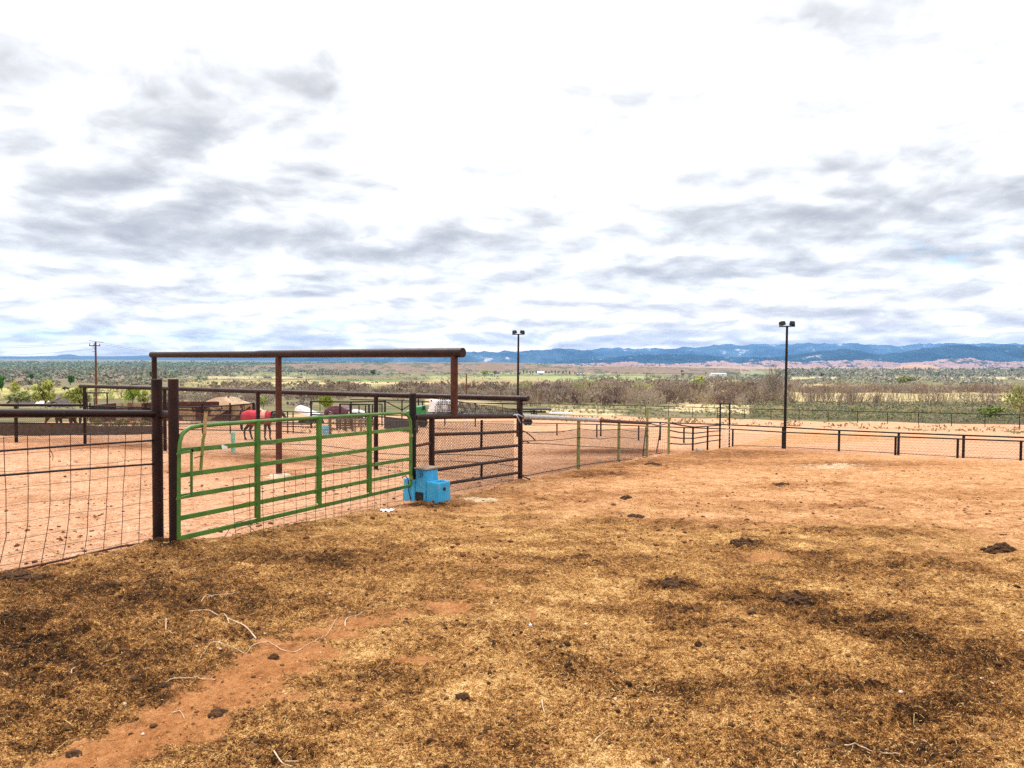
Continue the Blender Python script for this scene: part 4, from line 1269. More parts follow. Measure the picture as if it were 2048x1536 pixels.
pipe_run('chute_frame', 'black pipe frame with slender uprights at the back of the alley', PL_C4, [(700, 810), (718, 811), (731, 811), (745, 810), (764, 808)],
         [[(698, 810), (765, 808)], [(705, 830), (765, 830)]], .04, 'pipe frame')
PL_C5 = flat_plane(880, 66, 2)
pipe_run('back_corral_fence', 'tall thin back fence of the corral with slanting braces', PL_C5, [(770, 800), (804, 800), (837, 798), (845, 802), (951, 806), (890, 803)],
         [[(700, 799), (770, 800), (845, 802.5), (951, 806), (1050, 809)], [(771, 803), (804, 820)], [(804, 820), (826, 806)], [(700, 826), (850, 826), (951, 822)]], .045)
PL_C6 = Plane(on_ground(775, 858), on_ground(840, 868))
wd = thing('slatted_panel', 'dark slatted windbreak panel under the top of the green gate', 'fence panel', PL_C6.foot(800))
mb = MB()
for i in range(11):
    u0, u1 = i / 11, (i + .93) / 11
    def q(u, t): return PL_C6.at(770 + 67 * u, (834.5 + 7 * u) if t else (857 + 9 * u))
    mb.prism([q(u0, 0), q(u1, 0), q(u1, 1), q(u0, 1)], PL_C6.n * .05)
mb.build('slats', mat('black_slats', (.028, .024, .026), (.05, .042, .042), 3, .8), wd)
MB().tube([PL_C6.at(769, 834), PL_C6.at(838, 841.5)], .05, 6).build('rail', PIPE_DARK, wd)
PL_C7 = flat_plane(690, PL_C2.foot(690).y - 4, -4)
wd2 = thing('plank_chute', 'weathered plank cattle chute between the blue barrel and the gate top', 'cattle chute', PL_C7.foot(690))
for i, y in enumerate((836, 840.5, 845, 849.5, 854)):
    MB().prism([PL_C7.at(674, y), PL_C7.at(706, y), PL_C7.at(706, y + 3.4), PL_C7.at(674, y + 3.4)], PL_C7.n * -.05).build('plank', WOOD, wd2)
for px in (674, 690, 705): MB().tube([dn(PL_C7.foot(px), .05), PL_C7.at(px, 833)], .08, 6).build('post', WOOD, wd2)
PL_C8 = flat_plane(745, PL_C2.foot(690).y - 5, 3)
pipe_run('plank_fence', 'low pale plank fence beside the weathered cattle chute', PL_C8, [(710, 838), (722, 837), (735, 837), (748, 838)], [[(706, 840), (750, 840)], [(706, 846), (750, 846)], [(706, 852), (750, 852)]], .05, mt=mat('pale_planks', (.30, .22, .15), (.18, .12, .08), 5, .9))

# ---- blue drum
bc = on_ground(651, 869)
br = thing('drum', 'faded blue plastic drum beside a wooden post inside the paddock', 'drum', bc)
s = bc.y / FPX
R0 = 6.6 * s
mb = MB(); rows = []
for z, rr in ((-.03, .93), (.0, 1), (.28, 1), (.3, 1.04), (.33, 1), (.62, 1), (.64, 1.04), (.67, 1), (.95, .97), (1.0, .9), (1.0, .8), (.97, .78)):
    rows.append([(bc.x + R0 * rr * math.cos(a_), bc.y + R0 * rr * math.sin(a_), bc.z + z * 18 * s) for a_ in np.linspace(0, 2 * math.pi, 19)[:-1]])
mb.grid(rows, close=True); mb.f.append(tuple(len(mb.v) - 18 + i for i in range(18)))
mb.build('drum_body', mat('faded_blue_poly', (.10, .30, .42), (.20, .42, .50), 3, .5, spots=(.45, .55, .58), spot_at=.6, spot_scale=4), br, True)
pw_ = on_ground(660, 868)
po = MB().tube([dn(pw_, .05), up(pw_, 42 * s)], .10, 8); po.origin = pw_
tag(po.build('wooden_post', mat('tan_post', (.19, .12, .055), (.12, .075, .035), 6, .9), None), 'short brown wooden post at the right of the faded blue drum', 'post')
# ---- pale green mesh sleeve standing in the paddock
gs = on_ground(466, 905)
s = gs.y / FPX
sl_ = thing('mesh_sleeve', 'pale green plastic mesh post guard standing alone in the paddock', 'post guard', gs)
mb = MB()
for i in range(16):
    for sg in (1, -1):
        pts = []
        for j in range(9):
            a_ = 2 * math.pi * i / 16 + sg * j * .55; pts.append((gs.x + 3.8 * s * math.cos(a_), gs.y + 3.8 * s * math.sin(a_), gs.z + 40.5 * s * j / 8 - .02))
        mb.tube(pts, .0085, 3, cap=False)
for z in (.01, .5, 1): mb.tube([(gs.x + 3.9 * s * math.cos(a_), gs.y + 3.9 * s * math.sin(a_), gs.z + 40 * s * z) for a_ in np.linspace(0, 2 * math.pi, 13)], .012, 4)
mb.build('mesh', mat('mint_plastic', (.32, .66, .48), (.40, .72, .55), 5, .6), sl_)

# ---- horses
def skin_body(name, chains, material, parent, M):
    """one continuous body grown over a skeleton: chains of (x, y, z, radius), joined where they share a first point"""
    verts, edges, rad_ = [], [], []
    index = {}
    for ch in chains:
        prev = None
        for p in ch:
            key = tuple(round(v, 3) for v in p[:3])
            if key not in index:
                index[key] = len(verts); verts.append(p[:3]); rad_.append(p[3])
            if prev is not None: edges.append((prev, index[key]))
            prev = index[key]
    me = bpy.data.meshes.new(name); me.from_pydata(verts, edges, [])
    o = bpy.data.objects.new(name, me); COL.objects.link(o)
    md = o.modifiers.new('skin', 'SKIN'); md.use_smooth_shade = True
    for v, r in zip(me.skin_vertices[0].data, rad_): v.radius = (r, r)
    me.skin_vertices[0].data[0].use_root = True
    o.modifiers.new('sub', 'SUBSURF').levels = 2; o.modifiers['sub'].render_levels = 2
    dg = bpy.context.evaluated_depsgraph_get()
    me2 = bpy.data.meshes.new_from_object(o.evaluated_get(dg))
    bpy.data.objects.remove(o); bpy.data.meshes.remove(me)
    me2.name = name; me2.materials.clear(); me2.materials.append(material)
    me2.transform(M)
    o = link(name, me2, parent)
    return o


def horse(label, loc, yaw, scale, coat, head, blanket=False, socks=None):
    t = thing('horse', label, 'horse', loc)
    M = Matrix.Rotation(yaw, 4, 'Z') @ Matrix.Scale(scale, 4)
    spine = [(.1, 0, 1.13, .29), (-.25, 0, 1.16, .28), (-.58, 0, 1.19, .26), (-.80, 0, 1.16, .14)]
    front = [(.1, 0, 1.13, .29), (.42, 0, 1.13, .26), (.60, 0, 1.18, .20)] + head
    legs = []
    st = (.10, -.06, .05, -.10)
    for i, sd in enumerate((1, -1)):
        f = st[i]
        legs.append([(-.58, 0, 1.19, .26), (-.56, .13 * sd, 1.0, .17), (-.46 + f * .3, .14 * sd, .80, .115), (-.70 + f, .13 * sd, .50, .062), (-.66 + f * 1.4, .13 * sd, .15, .042), (-.61 + f * 1.4, .13 * sd, .04, .055), (-.60 + f * 1.4, .13 * sd, .0, .058)])
        f = st[i + 2]
        legs.append([(.42, 0, 1.13, .26), (.42, .13 * sd, .95, .13), (.38 + f * .3, .14 * sd, .74, .085), (.43 + f, .13 * sd, .43, .055), (.41 + f, .13 * sd, .14, .040), (.46 + f, .13 * sd, .04, .052), (.47 + f, .13 * sd, .0, .056)])
    pl_ = head[-3]
    ears = [[pl_, (pl_[0] - .03, .05, pl_[2] + .12, .028), (pl_[0] - .02, .06, pl_[2] + .19, .008)], [pl_, (pl_[0] - .03, -.05, pl_[2] + .12, .028), (pl_[0] - .02, -.06, pl_[2] + .19, .008)]]
    skin_body('body', [spine, front] + legs + ears, coat, t, M)
    hair = mat('black_hair', (.008, .007, .007), (.014, .012, .011), 20, .6)
    mb = MB(); mb.tube([(-.84, 0, 1.24), (-.95, 0, 1.12), (-.99, 0, .85), (-.97, .02, .55), (-.95, .02, .42)], [.045, .07, .085, .06, .02], 8)
    mb.v = [tuple(M @ Vector(v) + Vector(loc)) for v in mb.v]; mb.build('tail', hair, t, True)
    mb = MB(); h = head
    mp = [(.52, 0, 1.40)] + [(p[0] - .06, .0, p[2] + p[3] * .95) for p in h[:-2]]
    mb.tube(mp, [.03] + [.05] * (len(mp) - 2) + [.03], 6); mb.v = [tuple(M @ Vector((v[0], v[1] * .8, v[2])) + Vector(loc)) for v in mb.v]; mb.build('mane', hair, t, True)
    if socks:
        for i, sd in enumerate((1, -1)):
            for x in ((-.66 + st[i] * 1.4), (.41 + st[i + 2])):
                mb = MB(); mb.tube([(x - .005, .13 * sd, .36), (x, .13 * sd, .15), (x + .05, .13 * sd, .055)], [.060, .053, .060], 8)
                mb.v = [tuple(M @ Vector(v) + Vector(loc)) for v in mb.v]; mb.build('sock', socks, t, True)
    if blanket:
        rows = []
        for x in np.linspace(-.90, .66, 15):
            e = abs((x + .12) / .78)
            ry = .345 * (1 - .30 * max(0, (-x - .62) / .28) - .22 * max(0, (x - .45) / .21))
            zt = 1.475 - .03 * math.sin((x + .1) * 3) - .10 * max(0, (-x - .6) / .3) + .02 * max(0, (x - .4) / .2)
            zb = .80 + .05 * math.sin(x * 6) + (.08 if x > .45 else 0)
            row = []
            for q in np.linspace(-1, 1, 17):
                a_ = q * math.pi * .5
                if abs(q) < .62:
                    aa = q / .62 * math.pi / 2
                    row.append((x, ry * math.sin(aa), 1.12 + (zt - 1.12) * math.cos(aa)))
                else:
                    u = (abs(q) - .62) / .38
                    row.append((x, math.copysign(ry + .015 * math.sin(x * 17) * u, q), 1.12 + (zb - 1.12) * u))
            rows.append(row)
        mb = MB(); mb.grid(rows); mb.v = [tuple(M @ Vector(v) + Vector(loc)) for v in mb.v]
        bo = mb.build('blanket', mat('red_blanket', (.46, .022, .040), (.34, .014, .026), 4, .75), t, True)
        so_ = bo.modifiers.new('thick', 'SOLIDIFY'); so_.thickness = .018
        for nm, x0, x1, q0, q1, m_ in (('blanket_patch', .16, .40, .98, .0, mat('tan_blanket', (.50, .22, .16), (.60, .34, .25), 5, .8)), ('surcingle', -.02, .03, 0, 0, mat('maroon_strap', (.20, .01, .02), (.15, .01, .015), 6, .8))):
            rows = []
            for x in (x0, (x0 + x1) / 2, x1):
                row = []
                for q in np.linspace(-1.0, 1.0, 17):
                    aa = q * (math.pi / 2)
                    row.append((x, .362 * math.sin(aa), 1.12 + (.372) * math.cos(aa)))
                rows.append(row)
            mb = MB(); mb.grid(rows); mb.v = [tuple(M @ Vector(v) + Vector(loc)) for v in mb.v]
            p_ = mb.build(nm, m_, bo, True); sm_ = p_.modifiers.new('thick', 'SOLIDIFY'); sm_.thickness = .01
    return t


h2 = on_ground(520, 880); s2 = h2.y / FPX * 58 / 1.46
horse('black horse in a red blanket standing side on behind the green gate', Vector((h2.x, h2.y, gz(h2.x, h2.y) + .01)), math.radians(-6), s2,
      mat('black_coat', (.010, .009, .010), (.018, .015, .014), 5, .45, spec=.4), [(.84, 0, 1.30, .135), (1.05, 0, 1.40, .105), (1.17, 0, 1.36, .10), (1.30, 0, 1.20, .078), (1.42, 0, 1.04, .055)], True)
h1 = on_ground(130, 867); s1 = h1.y / FPX * 48 / 1.46
horse('dark brown horse with white socks standing behind the thick top rail', Vector((h1.x, h1.y, gz(h1.x, h1.y) + .01)), math.radians(176), s1,
      mat('dark_bay_coat', (.035, .014, .010), (.022, .010, .008), 5, .5, spec=.3), [(.82, 0, 1.16, .14), (1.0, 0, 1.02, .115), (1.10, 0, .90, .10), (1.20, 0, .72, .078), (1.28, 0, .55, .055)], False,
      mat('white_sock', (.66, .60, .54), (.55, .46, .38), 8, .8))

# ---- wrecked maroon car, white hulk, green machine, tank trailer
MAROON = mat('faded_maroon', (.10, .016, .028), (.075, .012, .022), 2, .45, spec=.5, spots=(.16, .06, .05), spot_at=.66)


def loft(sections, mb=None):
    mb = mb or MB(); mb.grid(sections)
    mb.f.append(tuple(range(len(sections[0]))))
    n = len(mb.v); mb.f.append(tuple(range(n - len(sections[0]), n)))
    return mb


def local(o, yaw, mb):
    ca, sa = math.cos(yaw), math.sin(yaw)
    mb.v = [(o.x + x * ca - y * sa, o.y + x * sa + y * ca, o.z + z) for x, y, z in mb.v]
    return mb


cb = ground_under(684, 72); cb.z = at_depth(684, 832, 72).z
cb.z = min(cb.z, cb.z)
car = thing('wrecked_car', 'old maroon car hulk with white fenders beyond the sorting alley', 'car', Vector((cb.x, cb.y, gz(cb.x, cb.y))))
cg = Vector((cb.x, cb.y, gz(cb.x, cb.y)))
lift = max(0.0, at_depth(684, 829, 72).z - cg.z - .35)     # it sits up on the bank of scrap
yw = math.radians(-8)
sec = []
for x, zt, zb, wd_ in ((-1.55, .74, .36, .66), (-1.45, .92, .28, .78), (-.8, 1.0, .25, .84), (0, 1.02, .25, .86), (.8, .96, .25, .84), (1.45, .86, .28, .78), (1.6, .70, .36, .66)):
    sec.append([(x, -wd_, zb), (x, -wd_ * 1.02, (zb + zt) / 2), (x, -wd_ * .93, zt - .05), (x, 0, zt), (x, wd_ * .93, zt - .05), (x, wd_ * 1.02, (zb + zt) / 2), (x, wd_, zb)])
o = Vector((cg.x, cg.y, cg.z + lift))
local(o, yw, loft(sec)).build('body', MAROON, car, True)
sec = []
for x, zt, wd_ in ((-1.25, .98, .74), (-.95, 1.17, .66), (-.35, 1.21, .64), (.2, 1.16, .66), (.5, .98, .74)):
    sec.append([(x, -wd_, .93), (x, -wd_ * .9, zt), (x, 0, zt + .02), (x, wd_ * .9, zt), (x, wd_, .93)])
local(o, yw, loft(sec)).build('cabin', MAROON, car, True)
for x in (-.95, .98):
    local(o, yw, MB().tube([(x, -.80, .22), (x, -.92, .22)], .30, 14)).build('wheel', BLACK, car)
    mb = MB(); rows = []
    for y in (-.80, -.935):
        rows.append([(x + .42 * math.cos(a_), y, .24 + .46 * math.sin(a_)) for a_ in np.linspace(0, math.pi, 9)] + [(x + .33 * math.cos(a_), y, .24 + .36 * math.sin(a_)) for a_ in np.linspace(math.pi, 0, 9)])
    mb.grid(rows, close=True); local(o, yw, mb).build('fender', WHITE, car)
if lift > .05:
    mb = MB(); rows = []
    for rr, zz in ((1.35, -.15), (1.1, .55), (.8, .93), (.5, 1.0)):
        rows.append([(cg.x + 2.2 * rr * math.cos(a_) * (1 + .1 * math.sin(4 * a_)), cg.y + 1.7 * rr * math.sin(a_), cg.z + zz * (lift)) for a_ in np.linspace(0, 2 * math.pi, 21)[:-1]])
    mb.grid(rows, close=True); mb.f.append(tuple(len(mb.v) - 20 + i for i in range(20))); mb.origin = cg
    tag(mb.build('scrap_bank', mat('weedy_dirt', (.20, .16, .09), (.30, .21, .13), 1.5, .95), None, True), 'weedy dirt bank under the old maroon car hulk', 'dirt bank')
# white fender and hood lying at its right
wcx = ground_under(716, 71)
wh = thing('white_hood', 'white car hood propped at the right end of the maroon hulk', 'car part', wcx)
zz = at_depth(716, 829, 71).z
sec = []
for x, zt in ((-.75, .42), (-.4, .58), (.1, .56), (.5, .40), (.75, .12)):
    sec.append([(x, -.6, zt - .32), (x, -.55, zt - .06), (x, 0, zt), (x, .55, zt - .06), (x, .6, zt - .32)])
local(Vector((wcx.x, wcx.y, zz - .1)), -.1, loft(sec)).build('hood', WHITE, wh, True)
MB().box((wcx.x, wcx.y, (zz + wcx.z) / 2 - .1), (1.1, .9, max(.2, zz - wcx.z))).build('block', WOOD, wh)
whb = ground_under(617, 64); zz = at_depth(617, 832, 64).z
hk = thing('white_hulk', 'crumpled white vehicle body lying nose down left of the sorting alley', 'wrecked vehicle', whb)
sec = []
for x, zt, zb, w_ in ((-1.05, .80, .55, .5), (-.8, .92, .45, .75), (-.35, .78, .30, .8), (0.1, .52, .16, .8), (.6, .36, .05, .78), (1.0, .26, .0, .7)):
    sec.append([(x, -w_, zb), (x, -w_ * .95, zt - .1), (x, -w_ * .4, zt), (x, w_ * .4, zt + .03), (x, w_ * .95, zt - .06), (x, w_, zb)])
local(Vector((whb.x, whb.y, zz - .05)), -.12, loft(sec)).build('body', WHITE, hk, True)
MB().box((whb.x + .2, whb.y, (zz + whb.z) / 2 - .15), (2.0, 1.3, max(.2, zz - whb.z)), -.1, .8).build('chassis', PIPE_DARK, hk)
# green machine
gcx = ground_under(838, 62); zz = at_depth(838, 827, 62).z
gmn = thing('green_machine', 'bright green farm machine showing above the right end of the gate', 'farm machine', gcx)
GRM = mat('machine_green', (.015, .24, .06), (.012, .17, .045), 3, .4, spec=.5)
sec = []
for x, zt in ((-.95, .25), (-.6, .36), (-.2, .40), (-.15, .62), (.35, .66), (.6, .60), (.62, .3)):
    sec.append([(x, -.5, -.1), (x, -.5, zt - .06), (x, -.4, zt), (x, .4, zt), (x, .5, zt - .06), (x, .5, -.1)])
local(Vector((gcx.x, gcx.y, zz)), .05, loft(sec)).build('body', GRM, gmn, True, bevel=.02)
local(Vector((gcx.x, gcx.y, zz)), .05, MB().box((.42, -.3, .5), (.36, .5, .34), 0, .8)).build('seat', BLACK, gmn, bevel=.04)
for x in (-.65, .35): local(Vector((gcx.x, gcx.y, gcx.z)), .05, MB().tube([(x, -.62, .42), (x, -.42, .42)], .42, 14)).build('wheel', BLACK, gmn)
local(Vector((gcx.x, gcx.y, gcx.z)), .05, MB().box((-.1, 0, (zz - gcx.z) / 2 + .1), (1.3, .7, zz - gcx.z))).build('chassis', PIPE_DARK, gmn)
# white tank on a trailer
PL_TK = flat_plane(888, 60, 3)
tk = thing('tank_trailer', 'boxy white tank on a trailer behind the torn chain link', 'trailer', PL_TK.foot(888))
out = [(858, 820), (858, 801), (860, 799), (864, 799), (866, 802), (908, 802), (910, 798), (914, 797.5), (917, 801), (918, 820)]
MB().prism([PL_TK.at(x, y) for x, y in out], PL_TK.n * -1.7).build('tank', WHITE, tk, bevel=.03)
MB().prism([PL_TK.at(x, y, .03) for x, y in ((856, 820.3), (920, 820.3), (920, 823.5), (856, 823.5))], PL_TK.n * -1.76).build('bed', WHITE, tk)
for px in (872, 880, 900):
    c = PL_TK.at(px, 829); MB().tube([c + PL_TK.n * .1, c - PL_TK.n * .15], .22, 12).build('wheel', BLACK, tk)
MB().bar(PL_TK.at(866, 826), PL_TK.at(926, 827), .10, .12).build('frame_beam', PIPE_DARK, tk)
MB().tube([PL_TK.at(915, 825), PL_TK.at(932, 828), PL_TK.foot(936)], .05, 6).build('tongue', WHITE, tk)
for px in (863, 913):
    c = PL_TK.at(px, 801.5, .01); MB().tube([c, c + PL_TK.n * .02], .06, 8).build('lifting_eye', PIPE_DARK, tk)
# flat bed trailer and drag
PL_FB = flat_plane(1072, 72, 2)
fb = thing('flatbed_trailer', 'long black flatbed parked against the far fence', 'trailer', PL_FB.foot(1072))
MB().prism([PL_FB.at(x, y) for x, y in ((1046, 818.3), (1104, 818.8), (1102, 820.6), (1046, 820.2))], PL_FB.n * -1.8).build('deck', PIPE_DARK, fb)
MB().bar(PL_FB.at(1046, 823.4, -.4), PL_FB.at(1092, 823.8, -.4), .12, .16).build('frame_beam', PIPE_DARK, fb)
for px in (1052, 1059):
    c = PL_FB.at(px, 825.2); c.z = PL_FB.foot(px).z + .3; MB().tube([c, c - PL_FB.n * .2], .3, 12).build('wheel', BLACK, fb)
c = on_ground(1068, 831)
s = c.y / FPX
ag = thing('arena_drag', 'small black wheeled arena drag standing on the dirt before the flatbed', 'farm machine', c)
for dx in (-5.5, 5.5):
    MB().tube([(c.x + (dx - .9) * s, c.y, c.z + 3.2 * s), (c.x + (dx + .9) * s, c.y, c.z + 3.2 * s)], 3.2 * s, 12).build('wheel', BLACK, ag)
MB().bar((c.x - 6 * s, c.y, c.z + 3.4 * s), (c.x + 6 * s, c.y, c.z + 3.4 * s), 2 * s, 2 * s).build('axle', PIPE_DARK, ag)
MB().tube([(c.x, c.y, c.z + 3 * s), (c.x - .3 * s, c.y, c.z + 12 * s)], 1.6 * s, 8).build('mast', PIPE_DARK, ag)
MB().box((c.x - .2 * s, c.y, c.z + 13.2 * s), (4.4 * s, 3 * s, 3 * s), 0, .75).build('engine', mat('dull_metal', (.30, .27, .24), (.12, .1, .09), 8, .5, .4), ag, bevel=.02)
PL_WS = on_ground(1122, 828)
mb = MB().box((PL_WS.x, PL_WS.y, PL_WS.z + .10), (46 * PL_WS.y / FPX, 1.0, .16), .03); mb.origin = PL_WS
tag(mb.build('white_slab', WHITE, None, bevel=.03), 'long low white slab lying under the far fence near the flatbed', 'slab')

# ---- houses
ROOF = mat('dark_shingles', (.10, .075, .06), (.065, .05, .042), 2, .9)


def house(label, px, ybase, wpx, wall_px, roof_px, depth_m, yaw, wall, roof, gable_front=False, D=None, group=None, cat='house', windows=2):
    g = on_ground(px, ybase) if D is None else ground_under(px, D)
    s = g.y / FPX
    W, H, Rf = wpx * s, wall_px * s, roof_px * s
    t = thing('farm_house', label, cat, g, group)
    mb = MB().box((0, 0, H / 2 - .3), (W, depth_m, H + .6))
    if gable_front:
        mb.prism([(-W / 2, -depth_m / 2, H + .002), (W / 2, -depth_m / 2, H + .002), (0, -depth_m / 2, H + Rf)], (0, depth_m, 0))
    else:
        mb.prism([(-W / 2, -depth_m / 2, H + .002), (-W / 2, depth_m / 2, H + .002), (-W / 2, 0, H + Rf)], (W, 0, 0))
    local(g, yaw, mb).build('wall', wall, t)
    e = .35; th = max(.12, .03 * W)
    for sg in (-1, 1):
        mb = MB()
        if gable_front:
            mb.prism([(0, -depth_m / 2 - e, H + Rf + .02), (sg * (W / 2 + e), -depth_m / 2 - e, H - e * Rf / (W / 2) + .02), (sg * (W / 2 + e), -depth_m / 2 - e, H - e * Rf / (W / 2) + .02 + th), (0, -depth_m / 2 - e, H + Rf + .02 + th)], (0, depth_m + 2 * e, 0))
        else:
            mb.prism([(-W / 2 - e, 0, H + Rf + .02), (-W / 2 - e, sg * (depth_m / 2 + e), H - .3), (-W / 2 - e, sg * (depth_m / 2 + e), H - .3 + th), (-W / 2 - e, 0, H + Rf + .02 + th)], (W + 2 * e, 0, 0))
        local(g, yaw, mb).build('roof', roof, t)
    for i in range(windows):
        x = -W / 2 + W * (i + .5) / windows
        local(g, yaw, MB().box((x, -depth_m / 2 - .01, H * .55), (W * .12 + .3, .06, H * .35))).build('window', GLASS, t)
    return t


house('cream gabled house half hidden by willows below the paddock', 62, 811, 26, 6, 12, 12, .25, CREAM, ROOF, True, windows=1)
house('dark roofed barn with its end toward the willows, left of the utility pole', 107, 810, 42, 5, 14, 14, .10, CREAM, ROOF, False, windows=3)
house('little white gabled shed at the end of the dark roofed barn', 125, 812, 15, 4, 7, 5, .2, WHITE, ROOF, True, windows=1)
FAR_H = [(98, 756, 16, 3, 3, 'long low dark roofed farmhouse among the left hand trees', CREAM), (90, 754, 12, 4, 2, 'white farm shed beside the round dark green tree', WHITE), (158, 752, 7, 3, 2.5, 'white cottage just right of the round dark green tree', WHITE), (142, 743, 16, 2, 2, 'pale roofed barn far among the green valley woods', CREAM),
         (212, 751, 15, 2.4, 1.2, 'long white building right of the utility pole', WHITE), (258, 750, 17, 2.4, 1.4, 'row of white sheds across the valley behind the tall fence', WHITE), (290, 757, 14, 2.6, 1.6, 'white farmstead left of the twin gate posts', WHITE), (352, 751, 12, 2.2, 1.6, 'white barn seen just right of the twin gate posts', WHITE),
         (466, 754, 12, 2, 1.4, 'small pale farm roofs beyond the brown field', WHITE), (535, 757, 14, 2, 1.6, 'pale farm shed left of the dark overhead post', CREAM), (600, 757, 10, 2, 1.6, 'low grey house behind the cattle field', CREAM), (655, 752, 8, 2.6, 1.6, 'dark roofed house above the green strip of field', WHITE),
         (846, 753, 8, 2.4, 1.4, 'tiny white house left of the rusty hanging post', WHITE), (994, 750, 9, 3, 2.4, 'white house beside the pair of bright green trees', WHITE), (1080, 748, 16, 2.6, 2.6, 'white roofed ranch house among the poplars', WHITE), (1161, 749, 13, 4, 1.2, 'square white house with dark openings right of the poplars', WHITE),
         (1436, 751, 30, 3, 1, 'long pale greenhouse shed across the middle valley', WHITE), (1398, 743, 24, 3, 1.4, 'long dull red barn at the foot of the pink hills', mat('red_barn', (.20, .07, .06), (.15, .06, .05), 2, .8)), (1445, 744, 34, 2.4, 1.4, 'long red roofed shed at the foot of the pink hills', mat('red_barn', (.20, .07, .06))),
         (1490, 744, 16, 2.4, 1.2, 'white shed right of the long red roofed shed', WHITE), (1655, 757, 9, 4, 2.5, 'white house with dark trees right of the light pole', WHITE), (1760, 744, 9, 2, 1.2, 'tiny white shed on the pink flats', WHITE), (1664, 737, 10, 2, 1.2, 'cluster of pale houses under the badland hills', WHITE), (1875, 735, 14, 1.6, 1.2, 'pale ranch roofs below the flat topped mesa', WHITE)]
for px, yb, w_, hh, rf, lab, wl_ in FAR_H:
    g = on_ground(px, yb); house(lab, px, yb, w_, hh, rf, w_ * g.y / FPX * .5, 0.05, wl_, mat('red_roof', (.24, .085, .075), (.18, .07, .06), 2, .8) if 'red barn at the foot' in lab or 'red roofed' in lab else ROOF if 'white roof' not in lab and 'greenhouse' not in lab else WHITE, False, windows=2)

# ---- utility poles and lines
def utility_pole(label, px, ytop, D, arm, s=1.0):
    g = ground_under(px, D)
    t = thing('utility_pole', label, 'utility pole', g, None)
    z = at_depth(px, ytop, D).z; u = D / FPX
    MB().tube([up(g, -.2), Vector((g.x, g.y, z))], [2.1 * u * s, 1.7 * u * s], 8).build('pole', WOODP, t, True)
    c = Vector((g.x, g.y, z - 7.5 * u))
    if arm:
        MB().bar(c + Vector((-12 * u, -.1, 0)), c + Vector((10 * u, -.1, .0)), .14, .14).build('crossarm', WOODP, t)
        for dx in (-11, -2.5, 9): MB().tube([c + Vector((dx * u, -.1, .05)), c + Vector((dx * u, -.1, .35))], [.07, .05], 6).build('insulator', GLASS, t)
        MB().tube([c + Vector((-6 * u, -.05, -.06)), c + Vector((0, -.05, -8 * u))], .035, 5).build('brace', STEEL, t)
        c2 = Vector((g.x, g.y, z + 1.4 * u))
        MB().bar(c2 + Vector((-13 * u, 0, .10)), c2 + Vector((16 * u, 0, -.16)), .10, .08).build('top_bar', STEEL, t)
        MB().tube([Vector((g.x, g.y, z - .1)), c2], .05, 5).build('pin', STEEL, t)
        c3 = Vector((g.x, g.y, z - 19 * u)); MB().tube([c3, c3 + Vector((-6 * u, -.1, .0))], .04, 5).build('side_bracket', STEEL, t)
    return t, Vector((g.x, g.y, z))


t1, top1 = utility_pole('tall weathered utility pole with crossarm rising left of the twin gate posts', 191.5, 684, 112, True)
t2, top2 = utility_pole('small brown utility pole in the scrub right of the rusty hanging post', 933, 748, 190, False, .8)
t3, top3 = utility_pole('thin utility pole among the bare shrubs left of the green posts', 1180, 766, 240, False, .7)
u = 112 / FPX
ends_r = at_depth(620, 716, 420)
ends_l = at_depth(-260, 676, 118)
for nm, dx, dz, zl in (('upper', -11, -5.5, 676), ('middle', 9, -5.5, 684), ('lower', -5, -19, 701)):
    a = top1 + Vector((dx * u, -.1, dz * u + .35)); b_ = at_depth(-260, zl, 118); c = ends_r + Vector((0, dx * .3, dz * .05))
    pts = [b_.lerp(a, q) - Vector((0, 0, .9 * 4 * q * (1 - q))) for q in np.linspace(0, 1, 9)]
    if nm != 'lower': pts += [a.lerp(c, q) - Vector((0, 0, 3.0 * 4 * q * (1 - q))) for q in np.linspace(0, 1, 14)[1:]]
    mb = MB().tube(pts, .016, 4); mb.origin = a
    tag(mb.build('power_line', PIPE_DARK, None), {'upper': 'power line on the left end of the tall pole crossarm', 'middle': 'power line on the right end of the tall pole crossarm', 'lower': 'lowest power line, hung from the side bracket of the tall pole'}[nm], 'power line')
a = top2 - Vector((0, 0, 1)); b_ = top3 - Vector((0, 0, .5)); c = at_depth(2300, 772, 330)
mb = MB().tube([a.lerp(b_, q) - Vector((0, 0, 1.2 * 4 * q * (1 - q))) for q in np.linspace(0, 1, 9)], .02, 4); mb.origin = a
tag(mb.build('power_line', PIPE_DARK, None), 'faint power line strung over the shrubs between two small poles', 'power line')

# ---- cattle on the brown field
cow_m = mat('black_cattle', (.014, .012, .012), (.022, .018, .016), 3, .7)


def cow_mesh(grazing):
    mb = MB(); mb2 = MB()
    chains = [[(0, 0, 1.0, .36), (-.5, 0, 1.02, .36), (-.9, 0, 1.05, .26)], [(0, 0, 1.0, .36), (.5, 0, 1.0, .33), (.85, 0, 1.02 if not grazing else .8, .20), (1.15, 0, 1.12 if not grazing else .42, .16), (1.4, 0, .98 if not grazing else .14, .11)]]
    for sd in (1, -1):
        chains.append([(-.9, 0, 1.05, .26), (-.85, .2 * sd, .65, .13), (-.9, .2 * sd, .02, .07)])
        chains.append([(.5, 0, 1.0, .33), (.55, .2 * sd, .6, .12), (.55, .2 * sd, .02, .07)])
    o = skin_body('cow', chains, cow_m, None, Matrix.Identity(4))
    me = o.data; bpy.data.objects.remove(o)
    return me


